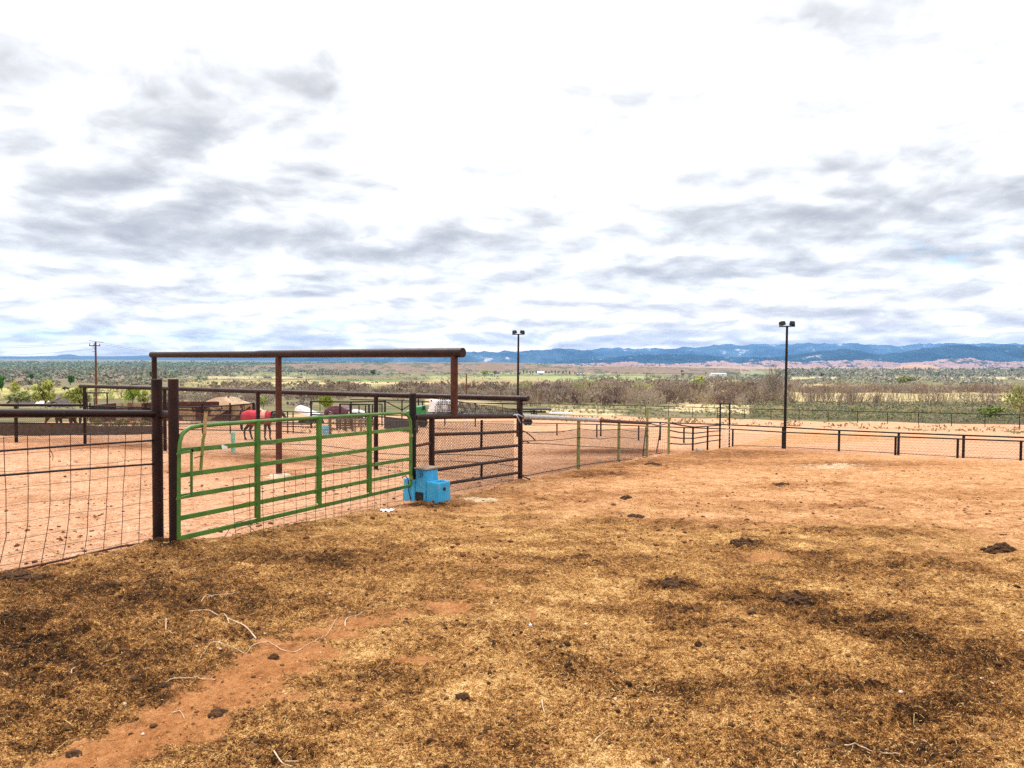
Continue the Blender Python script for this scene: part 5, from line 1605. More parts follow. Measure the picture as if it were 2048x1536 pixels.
cows = [cow_mesh(True), cow_mesh(False)]
cow_px = [(630, 766.3), (634.5, 766.3), (662, 766.7), (676, 766.6), (679.5, 767), (686, 766.8), (693, 766.4), (697, 766.8), (720, 767.2), (745, 767.3), (753, 766.8), (776, 767.2), (801, 766.5), (814, 767), (847, 765.4), (955, 766.5), (969, 766), (974, 766.3), (981, 766.2), (985, 766), (989, 766.6), (993.5, 766), (996, 768), (1002, 766.1), (1008, 766), (1049, 765.6), (130, 780), (134, 781.3), (200, 779)]
rnd = random.Random(12)
for i, (px, y) in enumerate(cow_px):
    g = on_ground(px, y)
    o = link('cow', cows[i % 2], None, g); o.rotation_euler.z = rnd.choice((0, math.pi)) + rnd.uniform(-.5, .5)
    sc_ = rnd.uniform(1.0, 1.25); o.scale = (sc_,) * 3
    if px < 300: tag(o, 'black cow grazing in the pasture behind the willows', 'cow', 'cattle behind the willows')
    elif px < 900: tag(o, 'black cow strung out across the brown field behind the gate', 'cow', 'cattle across the brown field')
    else: tag(o, 'black cow in the bunched herd right of the rusty hanging post', 'cow', 'bunched herd on the far field')

# ================================================================== plants
rs = np.random.RandomState(5)


def leaf_mat(name, c1, c2, c3=None, rough=.9):
    m, k, b = new_mat(name)
    r = k.add('ShaderNodeNewGeometry').outputs['Random Per Island']
    P = k.add('ShaderNodeNewGeometry').outputs['Position']
    oi = k.add('ShaderNodeObjectInfo').outputs['Random']
    col = k.mix(r, c1, c2)
    if c3: col = k.mix(k.step(k.noise(P, .35, 2), .50, .62), col, c3)
    f = k.math('MULTIPLY_ADD', oi, .35, .82)
    col = k.mix(1.0, col, k.combine(f, f, f), 'MULTIPLY')
    k.put(b.inputs['Base Color'], col); b.inputs['Roughness'].default_value = rough; b.inputs['Specular IOR Level'].default_value = .1
    return m


TWIG = leaf_mat('bare_twigs', (.34, .25, .185), (.22, .15, .115))
TWIG_GREY = leaf_mat('grey_twigs', (.40, .33, .25), (.27, .21, .16))
TWIG_TAN = leaf_mat('tan_twigs', (.44, .36, .23), (.28, .22, .14))
TWIG_DARK = leaf_mat('dark_twigs', (.20, .125, .10), (.12, .075, .065))
TWIG_OLIVE = leaf_mat('budding_twigs', (.38, .36, .16), (.27, .26, .11), (.38, .44, .12))
LEAF_WILLOW = leaf_mat('willow_leaves', (.42, .42, .11), (.32, .34, .085), (.48, .46, .16))
LEAF_BRIGHT = leaf_mat('fresh_leaves', (.32, .40, .05), (.24, .33, .04))
LEAF_DARK = leaf_mat('dark_green_leaves', (.07, .19, .022), (.04, .12, .015))
LEAF_PINE = leaf_mat('conifer_needles', (.012, .035, .014), (.02, .05, .02))
LEAF_OLIVE = leaf_mat('olive_leaves', (.36, .38, .14), (.26, .28, .10))
BARK = mat('grey_bark', (.22, .17, .13), (.12, .09, .07), 6, .9)
BARK_D = mat('dark_bark', (.09, .06, .04), (.05, .035, .025), 6, .9)


def blade_quads(P0, P1, w0, w1):
    """thin tapering blades from P0 to P1 as real strips turned at random"""
    n = len(P0)
    d = P1 - P0
    r = rs.normal(size=(n, 3)); s = np.cross(d, r); s /= np.linalg.norm(s, axis=1)[:, None] + 1e-9
    V = np.concatenate([P0 - s * w0[:, None] / 2, P0 + s * w0[:, None] / 2, P1 + s * w1[:, None] / 2, P1 - s * w1[:, None] / 2]).reshape(4, n, 3).transpose(1, 0, 2).reshape(-1, 3)
    F = np.arange(4 * n).reshape(n, 4)
    return V, F


def shrub_mesh(name, m, stems=26, twigs=9, spread=.55, H=1.0, w=.016, droop=.0):
    """bare thicket shrub of unit height: stems fanning from the root, twigs off each"""
    A, B, W0, W1 = [], [], [], []
    for i in range(stems):
        az = rs.uniform(0, 2 * math.pi); out = spread * math.sqrt(rs.uniform(.02, 1)); h = H * rs.uniform(.62, 1.0) * (1 - .28 * (out / spread) ** 2)
        base = np.array([math.cos(az) * out * .55, math.sin(az) * out * .55, -.03]) + rs.normal(size=3) * np.array([.08, .08, 0])
        tip = np.array([math.cos(az) * out, math.sin(az) * out, h])
        mid = base * .45 + tip * .55 + np.array([0, 0, .10]) + rs.normal(size=3) * .04
        A += [base, mid]; B += [mid, tip]; W0 += [w * 1.6, w * 1.2]; W1 += [w * 1.2, w * .4]
        for j in range(twigs):
            q = rs.uniform(.25, 1.0)
            p = base + (mid - base) * q / .55 if q < .55 else mid + (tip - mid) * (q - .55) / .45
            dd = (tip - base) / np.linalg.norm(tip - base) + rs.normal(size=3) * .55 + np.array([0, 0, .15])
            dd /= np.linalg.norm(dd); L = rs.uniform(.10, .26) * H
            A.append(p); B.append(p + dd * L); W0.append(w * .8); W1.append(w * .3)
    V, F = blade_quads(np.array(A), np.array(B), np.array(W0), np.array(W1))
    return np_mesh(name, V, F, m)


def crown_mesh(name, m, n=700, leaf=.05, lobes=9, rx=.5, rz=.5, seed=0, up_=.0, gap=.35, sprays=0):
    """leafy crown of unit width: leaf clumps spread through several lobes with gaps between"""
    r_ = np.random.RandomState(seed)
    C = r_.normal(size=(lobes, 3)); C /= np.linalg.norm(C, axis=1)[:, None]; C *= r_.uniform(.35, .85, size=(lobes, 1)); C = C * np.array([rx, rx, rz]) * .85
    C[0] = 0
    R = r_.uniform(.22, .42, size=lobes) * max(rx, rz)
    idx = r_.randint(0, lobes, n)
    u = r_.normal(size=(n, 3)); u /= np.linalg.norm(u, axis=1)[:, None]
    p = C[idx] + u * (R[idx] * r_.uniform(.35, 1.08, n))[:, None]
    p[:, 2] += up_
    a = r_.normal(size=(n, 3)); a /= np.linalg.norm(a, axis=1)[:, None]
    if sprays: a = a * .5 + np.array([0, 0, sprays]); a /= np.linalg.norm(a, axis=1)[:, None]
    b_ = np.cross(a, r_.normal(size=(n, 3))); b_ /= np.linalg.norm(b_, axis=1)[:, None]
    s = leaf * r_.uniform(.6, 1.5, n)[:, None]
    e = 1.8 if sprays else 1.0
    V = np.stack([p - a * s * e, p + b_ * s * .6, p + a * s * e, p - b_ * s * .6], 1).reshape(-1, 3)
    F = np.arange(4 * n).reshape(n, 4)
    return np_mesh(name, V, F, m)


def branch_mb(H, n=7, r=.03, spread=.35, seed=0, trunk_top=.55, depth=2):
    r_ = random.Random(seed); mb = MB()

    def grow(p, d, L, rad_, lev):
        q = p + d * L * .5 + Vector((r_.gauss(0, .05), r_.gauss(0, .05), 0)) * L; e = p + d * L + Vector((r_.gauss(0, .05), r_.gauss(0, .05), .03)) * L
        mb.tube([p, q, e], [rad_, rad_ * .8, rad_ * .55], 5 if lev else 7, cap=False)
        if lev < depth:
            for i in range(n if lev == 0 else 4):
                az = r_.uniform(0, 2 * math.pi); t = r_.uniform(.45, 1.0)
                dd = (d + Vector((math.cos(az), math.sin(az), .25)) * (.75 if lev == 0 else .7)).normalized()
                grow(p + (e - p) * t, dd, L * r_.uniform(.5, .72), rad_ * .5, lev + 1)
    grow(Vector((0, 0, -.04)), Vector((0, 0, 1)), H * trunk_top, r * H, 0)
    return mb


# ---- individual shrubs of the bare thicket
SHRUBS = {}
for nm, m_, args in (('brown', TWIG, dict(stems=30, twigs=10, spread=.52)), ('grey', TWIG_GREY, dict(stems=28, twigs=11, spread=.55)), ('tan', TWIG_TAN, dict(stems=24, twigs=9, spread=.45)),
                     ('dark', TWIG_DARK, dict(stems=34, twigs=12, spread=.60)), ('olive', TWIG_OLIVE, dict(stems=30, twigs=12, spread=.55)), ('tall', TWIG, dict(stems=12, twigs=10, spread=.40, w=.014))):
    SHRUBS[nm] = [shrub_mesh('shrub_' + nm, m_, **args) for _ in range(3)]


def place_shrubs(n, x0, x1, yb, h, kinds, label, group, wide=1.0):
    xs = np.linspace(x0, x1, n) + rs.uniform(-.6, .6, n) * (x1 - x0) / n
    for i in range(n):
        px = xs[i]; y = rs.uniform(*yb); g = on_ground(px, y)
        H = rs.uniform(*h) * g.y / FPX
        kd = kinds[rs.randint(len(kinds))]
        me_ = SHRUBS[kd][rs.randint(3)]
        o = link('bare_shrub', me_, None, g); o.rotation_euler.z = rs.uniform(0, 6.28)
        wx = wide * rs.uniform(.85, 1.35); o.scale = (H * wx, H * wx, H)
        tag(o, label, 'shrub', group)


place_shrubs(30, 1585, 1985, (805, 813), (24, 42), ['brown', 'tan', 'tall', 'brown'], 'bare brown shrub in the front row beyond the sage, right of the light pole', 'front row of bare shrubs')
place_shrubs(46, 1050, 1570, (800, 812), (22, 38), ['brown', 'grey', 'brown', 'dark', 'tan'], 'bare shrub in the near edge of the brown thicket behind the far fence', 'near edge of the thicket', 1.15)
place_shrubs(44, 1050, 1570, (783, 799), (20, 34), ['grey', 'brown', 'dark', 'olive'], 'bare shrub deep in the brown thicket behind the far fence', 'depth of the thicket', 1.2)
place_shrubs(52, 610, 1060, (783, 806), (15, 27), ['brown', 'dark', 'grey', 'brown'], 'bare shrub in the brown belt behind the corral frames', 'brown belt behind the corral', 1.3)
place_shrubs(34, 330, 620, (784, 808), (14, 26), ['grey', 'brown', 'grey'], 'bare grey shrub behind the rusty sheet metal wall', 'grey shrubs behind the sheet wall', 1.3)
place_shrubs(48, 1560, 2110, (783, 789), (16, 27), ['brown', 'grey', 'brown'], 'bare shrub in the hedge between the two tan fields', 'hedge between the tan fields', 1.3)
place_shrubs(26, -40, 330, (790, 808), (14, 24), ['olive', 'tan', 'olive'], 'olive budding shrub round the willows at the left', 'olive shrubs round the willows', 1.3)

# ---- trees one can tell apart: px, base y, top y, crown width px, kind, label
CROWNS = {'willow': crown_mesh('crown_willow', LEAF_WILLOW, 900, .045, 12, seed=2, sprays=.7), 'bright': crown_mesh('crown_bright', LEAF_BRIGHT, 800, .05, 9, seed=3, sprays=.5), 'dark': crown_mesh('crown_dark', LEAF_DARK, 800, .055, 10, seed=4),
          'olive': crown_mesh('crown_olive', LEAF_OLIVE, 700, .045, 11, seed=6, sprays=.4), 'pine': crown_mesh('crown_pine', LEAF_PINE, 700, .06, 8, rx=.4, seed=7)}
BR = {}
for nm, args, m_ in (('willow', dict(n=8, r=.030, trunk_top=.45, seed=3), BARK_D), ('bright', dict(n=7, r=.022, trunk_top=.5, seed=5), BARK_D), ('dark', dict(n=6, r=.035, trunk_top=.4, seed=6), BARK_D), ('olive', dict(n=8, r=.025, trunk_top=.45, seed=8), BARK), ('pine', dict(n=5, r=.03, trunk_top=.6, seed=9, depth=1), BARK_D)):
    o = branch_mb(1.0, **args).build('trunk', m_); BR[nm] = o.data; bpy.data.objects.remove(o)


def tree(px, yb, yt, wpx, kind, label, group=None, lift=.16):
    g = on_ground(px, yb); s = g.y / FPX
    H = (yb - yt) * s; W = wpx * s
    t = thing('tree', label, 'tree', g, group)
    a = link('trunk', BR[kind], t); a.scale = (W * .95, W * .95, H)
    a.rotation_euler.z = rs.uniform(0, 6)
    b_ = link('crown', CROWNS[kind], t)
    ch = H * (1 - lift); b_.scale = (W, W, ch); b_.location = (0, 0, H * lift + ch * .48); b_.rotation_euler.z = rs.uniform(0, 6)
    return t


for a in ((92, 816, 758, 56, 'willow', 'yellow green willow standing over the cream gabled house'), (160, 816, 770, 62, 'willow', 'yellow green willow between the dark roofed barn and the utility pole'), (30, 792, 760, 26, 'willow', 'slim yellow green tree left of the cream gabled house'),
          (36, 818, 778, 56, 'olive', 'pale olive tree low down in front of the cream gabled house'), (266, 812, 762, 34, 'bright', 'upright yellow green poplar just left of the twin gate posts'), (288, 812, 780, 28, 'willow', 'smaller yellow green tree at the foot of the upright poplar'),
          (141, 770, 747, 29, 'dark', 'round dark green tree alone in the pasture near the utility pole'), (62, 760, 745, 22, 'dark', 'dark green tree beside the low farmhouse roofs'), (3, 785, 746, 26, 'dark', 'dark green tree cut by the left edge of the photo'),
          (302, 756, 740, 14, 'dark', 'small dark green tree just over the tall fence by the gate posts'), (651, 826, 783, 36, 'bright', 'bright yellow green tree behind the maroon wrecked car'), (527, 822, 788, 30, 'olive', 'hazy olive tree left of the dark overhead post'),
          (746, 751, 737, 15, 'dark', 'lone dark green tree on the scrub bench behind the gate beam'), (968, 752, 738, 20, 'bright', 'broader of the two bright green trees right of the rusty post'), (989, 751, 739, 12, 'bright', 'narrower of the two bright green trees right of the rusty post'),
          (1400, 771, 752, 44, 'willow', 'broad yellow green willow rising out of the brown thicket'), (1644, 757, 745, 10, 'pine', 'dark conifer beside the white house right of the light pole'), (1652, 758, 751, 9, 'pine', 'short dark bush tree against the white house right of the light pole'), (1810, 775, 749, 46, 'olive', 'broad olive willow rising behind the hedge between the fields'),
          (1995, 745, 734, 15, 'dark', 'small green tree on the far right in front of the pink hills'), (2044, 741, 732, 14, 'pine', 'dark tree cut by the right edge under the blue mountain'), (1000, 808, 790, 22, 'olive', 'thin olive tree in the belt right of the small brown pole'),
          (1364, 747, 739, 8, 'pine', 'dark tree standing alone before the pink hills right of centre'), (1412, 748, 744, 8, 'dark', 'small green tree by the long greenhouse shed'), (1365, 752, 744, 9, 'bright', 'small fresh green tree left of the long greenhouse shed')):
    tree(*a)
for i, px in enumerate((1040, 1047, 1053, 1060, 1066, 1073, 1092, 1098, 1104, 1110, 1117, 1126, 1132, 1139)):
    tree(px, 749, 749 - rs.uniform(6, 11), 5.5, ('olive', 'dark', 'bright', 'olive')[i % 4], 'slender poplar in the row round the white roofed ranch house', 'poplars round the ranch house')
# big bare cottonwood
g = on_ground(1547, 806); H = (806 - 741) * g.y / FPX
t = thing('bare_tree', 'big bare grey cottonwood standing over the thicket left of the light pole', 'tree', g)
mb = branch_mb(H, n=11, r=.022, trunk_top=.62, seed=21, depth=3)
mb.v = [(x * .72 + g.x, y * .72 + g.y, z + g.z) for x, y, z in mb.v]; mb.build('trunk', BARK, t)
o = link('crown', shrub_mesh('crown_twigs', TWIG_GREY, stems=70, twigs=12, spread=.36, w=.006), t); o.scale = (H * 1.0, H * 1.0, H * .86); o.location = (0, 0, H * .16)
# budding tree at the right edge
g = on_ground(2040, 856); H = (858 - 764) * g.y / FPX
t = thing('budding_tree', 'thin pale budding tree at the right edge over the far fence', 'tree', g)
mb = branch_mb(H * .95, n=10, r=.012, trunk_top=.6, seed=33, depth=2)
mb.v = [(x * .62 + g.x, y * .62 + g.y, z + g.z) for x, y, z in mb.v]; mb.build('trunk', BARK, t)
o = link('crown', crown_mesh('crown_buds', LEAF_OLIVE, 620, .026, 18, seed=11, sprays=.5), t); o.scale = (H * .85, H * .85, H * .85); o.location = (0, 0, H * .58)
g = on_ground(1985, 838); H = (838 - 802) * g.y / FPX
t = thing('green_bush', 'loose fresh green bush behind the far fence near the right edge', 'bush', g)
o = link('foliage', crown_mesh('foliage_green', leaf_mat('olive_green_leaves', (.17, .22, .045), (.11, .15, .035)), 420, .035, 11, seed=12, sprays=.6), t); o.scale = (H * 2.3, H * 2.3, H); o.location = (0, 0, H * .45)
mb = branch_mb(H, n=9, r=.012, trunk_top=.4, seed=35, depth=1); mb.v = [(x + g.x, y + g.y, z + g.z) for x, y, z in mb.v]; mb.build('stem', BARK, t)


# ---- masses nobody could count
def clumps(name, pts, hs, ws, m, per=14, leafs=.30, spray=.35, seed=1):
    r_ = np.random.RandomState(seed); n = len(pts)
    pts = np.repeat(np.array(pts), per, 0); hs = np.repeat(np.array(hs), per); ws = np.repeat(np.array(ws), per)
    N = len(pts)
    u = r_.normal(size=(N, 3)); u /= np.linalg.norm(u, axis=1)[:, None]; u *= (r_.uniform(0.2, 1, N) ** .5)[:, None]
    p = pts + u * np.stack([ws * .5, ws * .5, hs * .46], 1); p[:, 2] += hs * .46
    a = r_.normal(size=(N, 3)) * .6 + np.array([0, 0, spray]); a /= np.linalg.norm(a, axis=1)[:, None]
    b_ = np.cross(a, r_.normal(size=(N, 3))); b_ /= np.linalg.norm(b_, axis=1)[:, None]
    s = (hs * leafs * r_.uniform(.6, 1.4, N))[:, None]
    V = np.stack([p - a * s, p + b_ * s * .55, p + a * s, p - b_ * s * .55], 1).reshape(-1, 3)
    o = link(name, np_mesh(name, V, np.arange(4 * N).reshape(N, 4), m))
    return stuff(o)


def scatter(n, x0, x1, y0, y1, hpx, wpx, dens=None):
    P_, H_, W_ = [], [], []
    tries = 0
    while len(P_) < n and tries < n * 6:
        tries += 1
        px, y = rs.uniform(x0, x1), rs.uniform(y0, y1)
        if dens is not None and rs.uniform() > dens(px, y): continue
        g = on_ground(px, y); s = g.y / FPX
        P_.append(tuple(g)); H_.append(rs.uniform(*hpx) * s); W_.append(rs.uniform(*wpx) * s)
    return P_, H_, W_


def pn_(sx, sy, seed, thr=.0, k_=3.0): return lambda x, y: float(np.clip(.5 + k_ * (fbm(np.array([x / sx]), np.array([y / sy]), 3, seed)[0] - thr), 0, 1))


WOOD_GREEN = leaf_mat('valley_woods', (.17, .205, .115), (.21, .215, .145), (.12, .19, .08))
WOOD_GREY = leaf_mat('bare_valley_woods', (.31, .275, .21), (.23, .20, .155), (.25, .265, .15))
SAGE = leaf_mat('sagebrush', (.31, .295, .20), (.125, .12, .07), (.19, .21, .085))
BRUSH = leaf_mat('brown_brush', (.32, .24, .165), (.22, .16, .115))
a = scatter(3770, -420, 780, 727.5, 741, (4, 7.5), (9, 17)); clumps('woodland', *a, WOOD_GREEN, 12, seed=1)
a = scatter(2030, -420, 760, 736, 752, (5, 9), (8, 16), pn_(120, 8, 3, -.05)); clumps('woodland', *a, WOOD_GREY, 14, seed=2)
a = scatter(609, -420, 330, 745, 772, (7, 13), (10, 20), pn_(60, 9, 4, .05)); clumps('woodland', *a, WOOD_GREY, 16, seed=3)
a = scatter(377, -420, 420, 742, 762, (6, 11), (9, 16), pn_(50, 9, 8, .15)); clumps('woodland', *a, WOOD_GREEN, 16, seed=4)
a = scatter(700, 1560, 2120, 744, 754, (7, 11), (9, 18)); clumps('woodland', *a, WOOD_GREY, 16, seed=5)
a = scatter(160, 1560, 2120, 744, 753, (7, 11), (9, 16)); clumps('woodland', *a, WOOD_GREEN, 16, seed=6)
a = scatter(900, 1050, 1580, 785, 808, (9, 18), (14, 26)); clumps('scrub_thicket', *a, BRUSH, 22, .22, spray=.9, seed=31)
a = scatter(420, 1580, 2120, 781, 788, (7, 13), (12, 22)); clumps('scrub_thicket', *a, BRUSH, 20, .22, spray=.9, seed=32)
a = scatter(520, 1380, 2120, 758, 774, (5, 11), (10, 20), pn_(90, 7, 5, .0)); clumps('scrub_thicket', *a, WOOD_GREY, 18, seed=7)
a = scatter(420, 1040, 1600, 765, 785, (6, 12), (10, 20), pn_(80, 8, 6, -.1)); clumps('scrub_thicket', *a, BRUSH, 18, spray=.8, seed=8)
a = scatter(360, 1150, 1620, 752, 767, (3, 7), (7, 14), pn_(90, 4, 9, .0)); clumps('scrub_thicket', *a, WOOD_GREY, 14, seed=9)
a = scatter(650, 620, 1300, 729, 750, (2.0, 4.0), (5, 11), pn_(80, 4, 10, .05)); clumps('bench_scrub', *a, leaf_mat('bench_juniper', (.075, .085, .05), (.12, .115, .075)), 10, seed=10)
a = scatter(420, 320, 1000, 748, 764, (2, 5), (7, 16), pn_(110, 3, 11, .08)); clumps('field_hedge', *a, WOOD_GREY, 12, seed=11)
a = scatter(435, -420, 760, 764, 786, (3, 7), (8, 18), pn_(130, 4, 12, .12)); clumps('field_hedge', *a, BRUSH, 14, seed=12)
a = scatter(600, 420, 1060, 772, 800, (6, 13), (10, 20), pn_(90, 9, 13, -.1)); clumps('scrub_thicket', *a, BRUSH, 18, spray=.8, seed=13)
a = scatter(300, 300, 620, 786, 812, (6, 12), (9, 17), pn_(60, 9, 14, -.05)); clumps('scrub_thicket', *a, leaf_mat('grey_brush', (.36, .295, .24), (.25, .20, .17)), 18, spray=.7, seed=14)
a = scatter(2600, 1060, 2140, 812, 856, (3, 6.5), (4, 9), lambda x, y: float(y < np.interp(x, [1060, 1340, 2048, 2140], [825, 834, 850, 853])) * (1.0 if x > 1480 else .45)); clumps('sagebrush', *a, SAGE, 16, .24, seed=15)
a = scatter(500, 1500, 2140, 806, 820, (4, 9), (6, 13)); clumps('sagebrush', *a, SAGE, 18, .22, spray=.7, seed=16)
a = scatter(120, 1200, 2100, 814, 850, (4, 8), (7, 15), lambda x, y: float(y < np.interp(x, [1060, 1340, 2048, 2140], [824, 833, 849, 852]))); clumps('green_weeds', *a, leaf_mat('green_weed_leaves', (.14, .20, .04), (.10, .145, .03)), 20, .2, seed=17)
a = scatter(650, 1120, 2120, 832, 874, (1.6, 5), (2, 7), lambda x, y: float(abs(y - np.interp(x, [1100, 1450, 2100], [838, 845, 864])) < 6) * (1.0 if fbm(np.array([x / 60]), np.array([y / 8]), 3, 19)[0] > .0 else .12)); clumps('dry_weeds', *a, leaf_mat('dry_weed_blades', (.26, .21, .10), (.17, .15, .06)), 7, .34, spray=1.8, seed=18)
a = scatter(240, 600, 840, 845, 866, (3, 6), (4, 9), pn_(40, 6, 15, .0)); clumps('green_weeds', *a, leaf_mat('corral_weeds', (.11, .14, .035), (.16, .15, .06)), 8, .3, spray=1.2, seed=19)
a = scatter(260, -40, 330, 812, 836, (3, 7), (5, 11)); clumps('sagebrush', *a, leaf_mat('grey_sage', (.24, .23, .17), (.16, .16, .11)), 12, .25, seed=20)
a = scatter(90, 170, 320, 842, 856, (6, 12), (7, 14)); clumps('green_weeds', *a, leaf_mat('olive_weeds', (.13, .14, .045), (.10, .09, .04)), 16, .22, spray=1.2, seed=21)

# ================================================================== what lies on the dirt
def dirt_z(x, y):
    """surface height of the worn ground close to a point"""
    return gz(x, y)


from mathutils.bvhtree import BVHTree
_sel = (R1 > 2.2) & (R1 < 34) & (np.abs(np.arctan2(X, Y)) < .80)
_selg = _sel.reshape(nr, na)
_q = quads.reshape(nr - 1, na, 4)
_rows = np.where(_selg.any(1))[0]; _r0, _r1 = _rows[0], _rows[-1]


def _surf(xs, ys):
    """bilinear lookup on the ground's own polar grid"""
    xs = np.asarray(xs, float); ys = np.asarray(ys, float)
    r = np.hypot(xs, ys); a = np.arctan2(xs, ys)
    i = np.clip(np.searchsorted(rad, r) - 1, 0, nr - 2); nf = int(np.sum(az < fr))
    j = np.clip(np.searchsorted(az[:nf], a) - 1, 0, nf - 2)
    u = np.clip((r - rad[i]) / (rad[i + 1] - rad[i]), 0, 1); v = np.clip((a - az[j]) / (az[j + 1] - az[j]), 0, 1)
    Zg = Z.reshape(nr, na)
    return (Zg[i, j] * (1 - u) + Zg[i + 1, j] * u) * (1 - v) + (Zg[i, j + 1] * (1 - u) + Zg[i + 1, j + 1] * u) * v


def surf(x, y): return float(_surf([x], [y])[0])


# straw: loose stems over the bedding
def lay_straw(n, r0, r1, lmin, lmax, wd, m, seed, name, keep=None):
    r_ = np.random.RandomState(seed)
    rr = np.exp(r_.uniform(math.log(r0), math.log(r1), n)); aa = r_.uniform(-.70, .70, n)
    x = rr * np.sin(aa); y = rr * np.cos(aa)
    if keep is not None:
        kx = keep(x, y) > r_.uniform(size=n); x, y = x[kx], y[kx]
    n = len(x); th = r_.uniform(0, 2 * math.pi, n); L = r_.uniform(lmin, lmax, n) * .5
    dx, dy = np.cos(th) * L, np.sin(th) * L
    z0 = _surf(x - dx, y - dy) + r_.uniform(.002, .010, n); z1 = _surf(x + dx, y + dy) + r_.uniform(.002, .012, n)
    px_, py_ = -np.sin(th) * wd * r_.uniform(.6, 1.4, n), np.cos(th) * wd * r_.uniform(.6, 1.4, n)
    tz = r_.uniform(-.0015, .0015, n)
    a = np.stack([x - dx - px_, y - dy - py_, z0 - tz], 1); b_ = np.stack([x - dx + px_, y - dy + py_, z0 + tz], 1)
    c = np.stack([x + dx + px_, y + dy + py_, z1 + tz], 1); d_ = np.stack([x + dx - px_, y + dy - py_, z1 - tz], 1)
    V = np.stack([a, b_, c, d_], 1).reshape(-1, 3)
    return stuff(link(name, np_mesh(name, V, np.arange(4 * n).reshape(n, 4), m)))


def straw_at(x, y):
    yd = side_of_yard(x, y)
    return sstep(-.05, .4, yd) * (1 - .85 * np.clip(sum(patch(x, y, *p_) for p_ in CLAY), 0, 1))


STRAWM = leaf_mat('straw_stems', (.52, .34, .13), (.36, .21, .07), (.62, .45, .21))
lay_straw(26000, 2.6, 11, .006, .022, .0009, STRAWM, 3, 'straw_litter', straw_at)
lay_straw(260, 2.6, 9, .05, .11, .0011, STRAWM, 4, 'straw_litter', straw_at)

# clods of dung and dirt, crumbs upward
_ico = bmesh.new(); bmesh.ops.create_icosphere(_ico, subdivisions=1, radius=1); _iv = np.array([v.co[:] for v in _ico.verts]); _if = np.array([[v.index for v in f.verts] for f in _ico.faces]); _ico.free()


def lay_clods(n, r0, r1, s0, s1, m, seed, name, keep=None, flat=.65):
    r_ = np.random.RandomState(seed)
    rr = np.exp(r_.uniform(math.log(r0), math.log(r1), n)); aa = r_.uniform(-.74, .74, n)
    x = rr * np.sin(aa); y = rr * np.cos(aa)
    if keep is not None:
        kx = keep(x, y) > r_.uniform(size=n); x, y = x[kx], y[kx]
    n = len(x); s = s0 * (s1 / s0) ** (r_.uniform(size=n) ** 2.2)
    V = _iv[None] * (1 + r_.normal(size=(n, len(_iv), 1)) * .22) * np.stack([s * r_.uniform(.7, 1.5, n), s * r_.uniform(.7, 1.3, n), s * flat * r_.uniform(.7, 1.2, n)], 1)[:, None, :]
    th = r_.uniform(0, 6.28, n); c, sn = np.cos(th)[:, None], np.sin(th)[:, None]
    V = np.stack([V[..., 0] * c - V[..., 1] * sn, V[..., 0] * sn + V[..., 1] * c, V[..., 2]], -1)
    V += np.stack([x, y, _surf(x, y) + s * flat * .25], 1)[:, None, :]
    F = _if[None] + (np.arange(n) * len(_iv))[:, None, None]
    return stuff(link(name, np_mesh(name, V.reshape(-1, 3), F.reshape(-1, 3), m)))


def dung_at(x, y):
    man_ = np.zeros(x.shape)
    for p_ in MANURE_AND_SHADE: man_ = np.maximum(man_, patch(x, y, *p_))
    yd = side_of_yard(x, y)
    return np.clip(.05 + .13 * (yd > 0) + .9 * man_, 0, 1) * (1 - .8 * np.clip(sum(patch(x, y, *p_) for p_ in CLAY), 0, 1))


CLODM = leaf_mat('dung_clods', (.070, .030, .011), (.17, .085, .032), (.035, .016, .007))
DIRTM = leaf_mat('dirt_clods', (.30, .13, .05), (.17, .07, .026))
lay_clods(44000, 2.6, 17, .003, .017, CLODM, 7, 'dung_crumbs', dung_at)
lay_clods(1200, 2.8, 26, .008, .026, CLODM, 8, 'dung_crumbs', dung_at)
lay_clods(12000, 7, 42, .005, .032, leaf_mat('red_dirt_clods', (.16, .06, .024), (.075, .028, .012)), 9, 'dirt_crumbs', lambda x, y: np.clip(.28 + 2.2 * fbm(x / 2.2, y / 2.2, 3, 91), .03, 1))
lay_clods(4000, 2.6, 12, .003, .011, DIRTM, 10, 'dirt_crumbs')
lay_clods(140, 2.8, 16, .006, .014, leaf_mat('pale_pebbles', (.66, .56, .46), (.5, .38, .27)), 11, 'pebbles')


# heaps and single lumps one can point at
DUNGM = mat('dung', (.040, .017, .007), (.10, .045, .016), 30, .95, spots=(.30, .19, .08), spot_at=.70, spot_scale=90, bump=.6, bdist=.02)


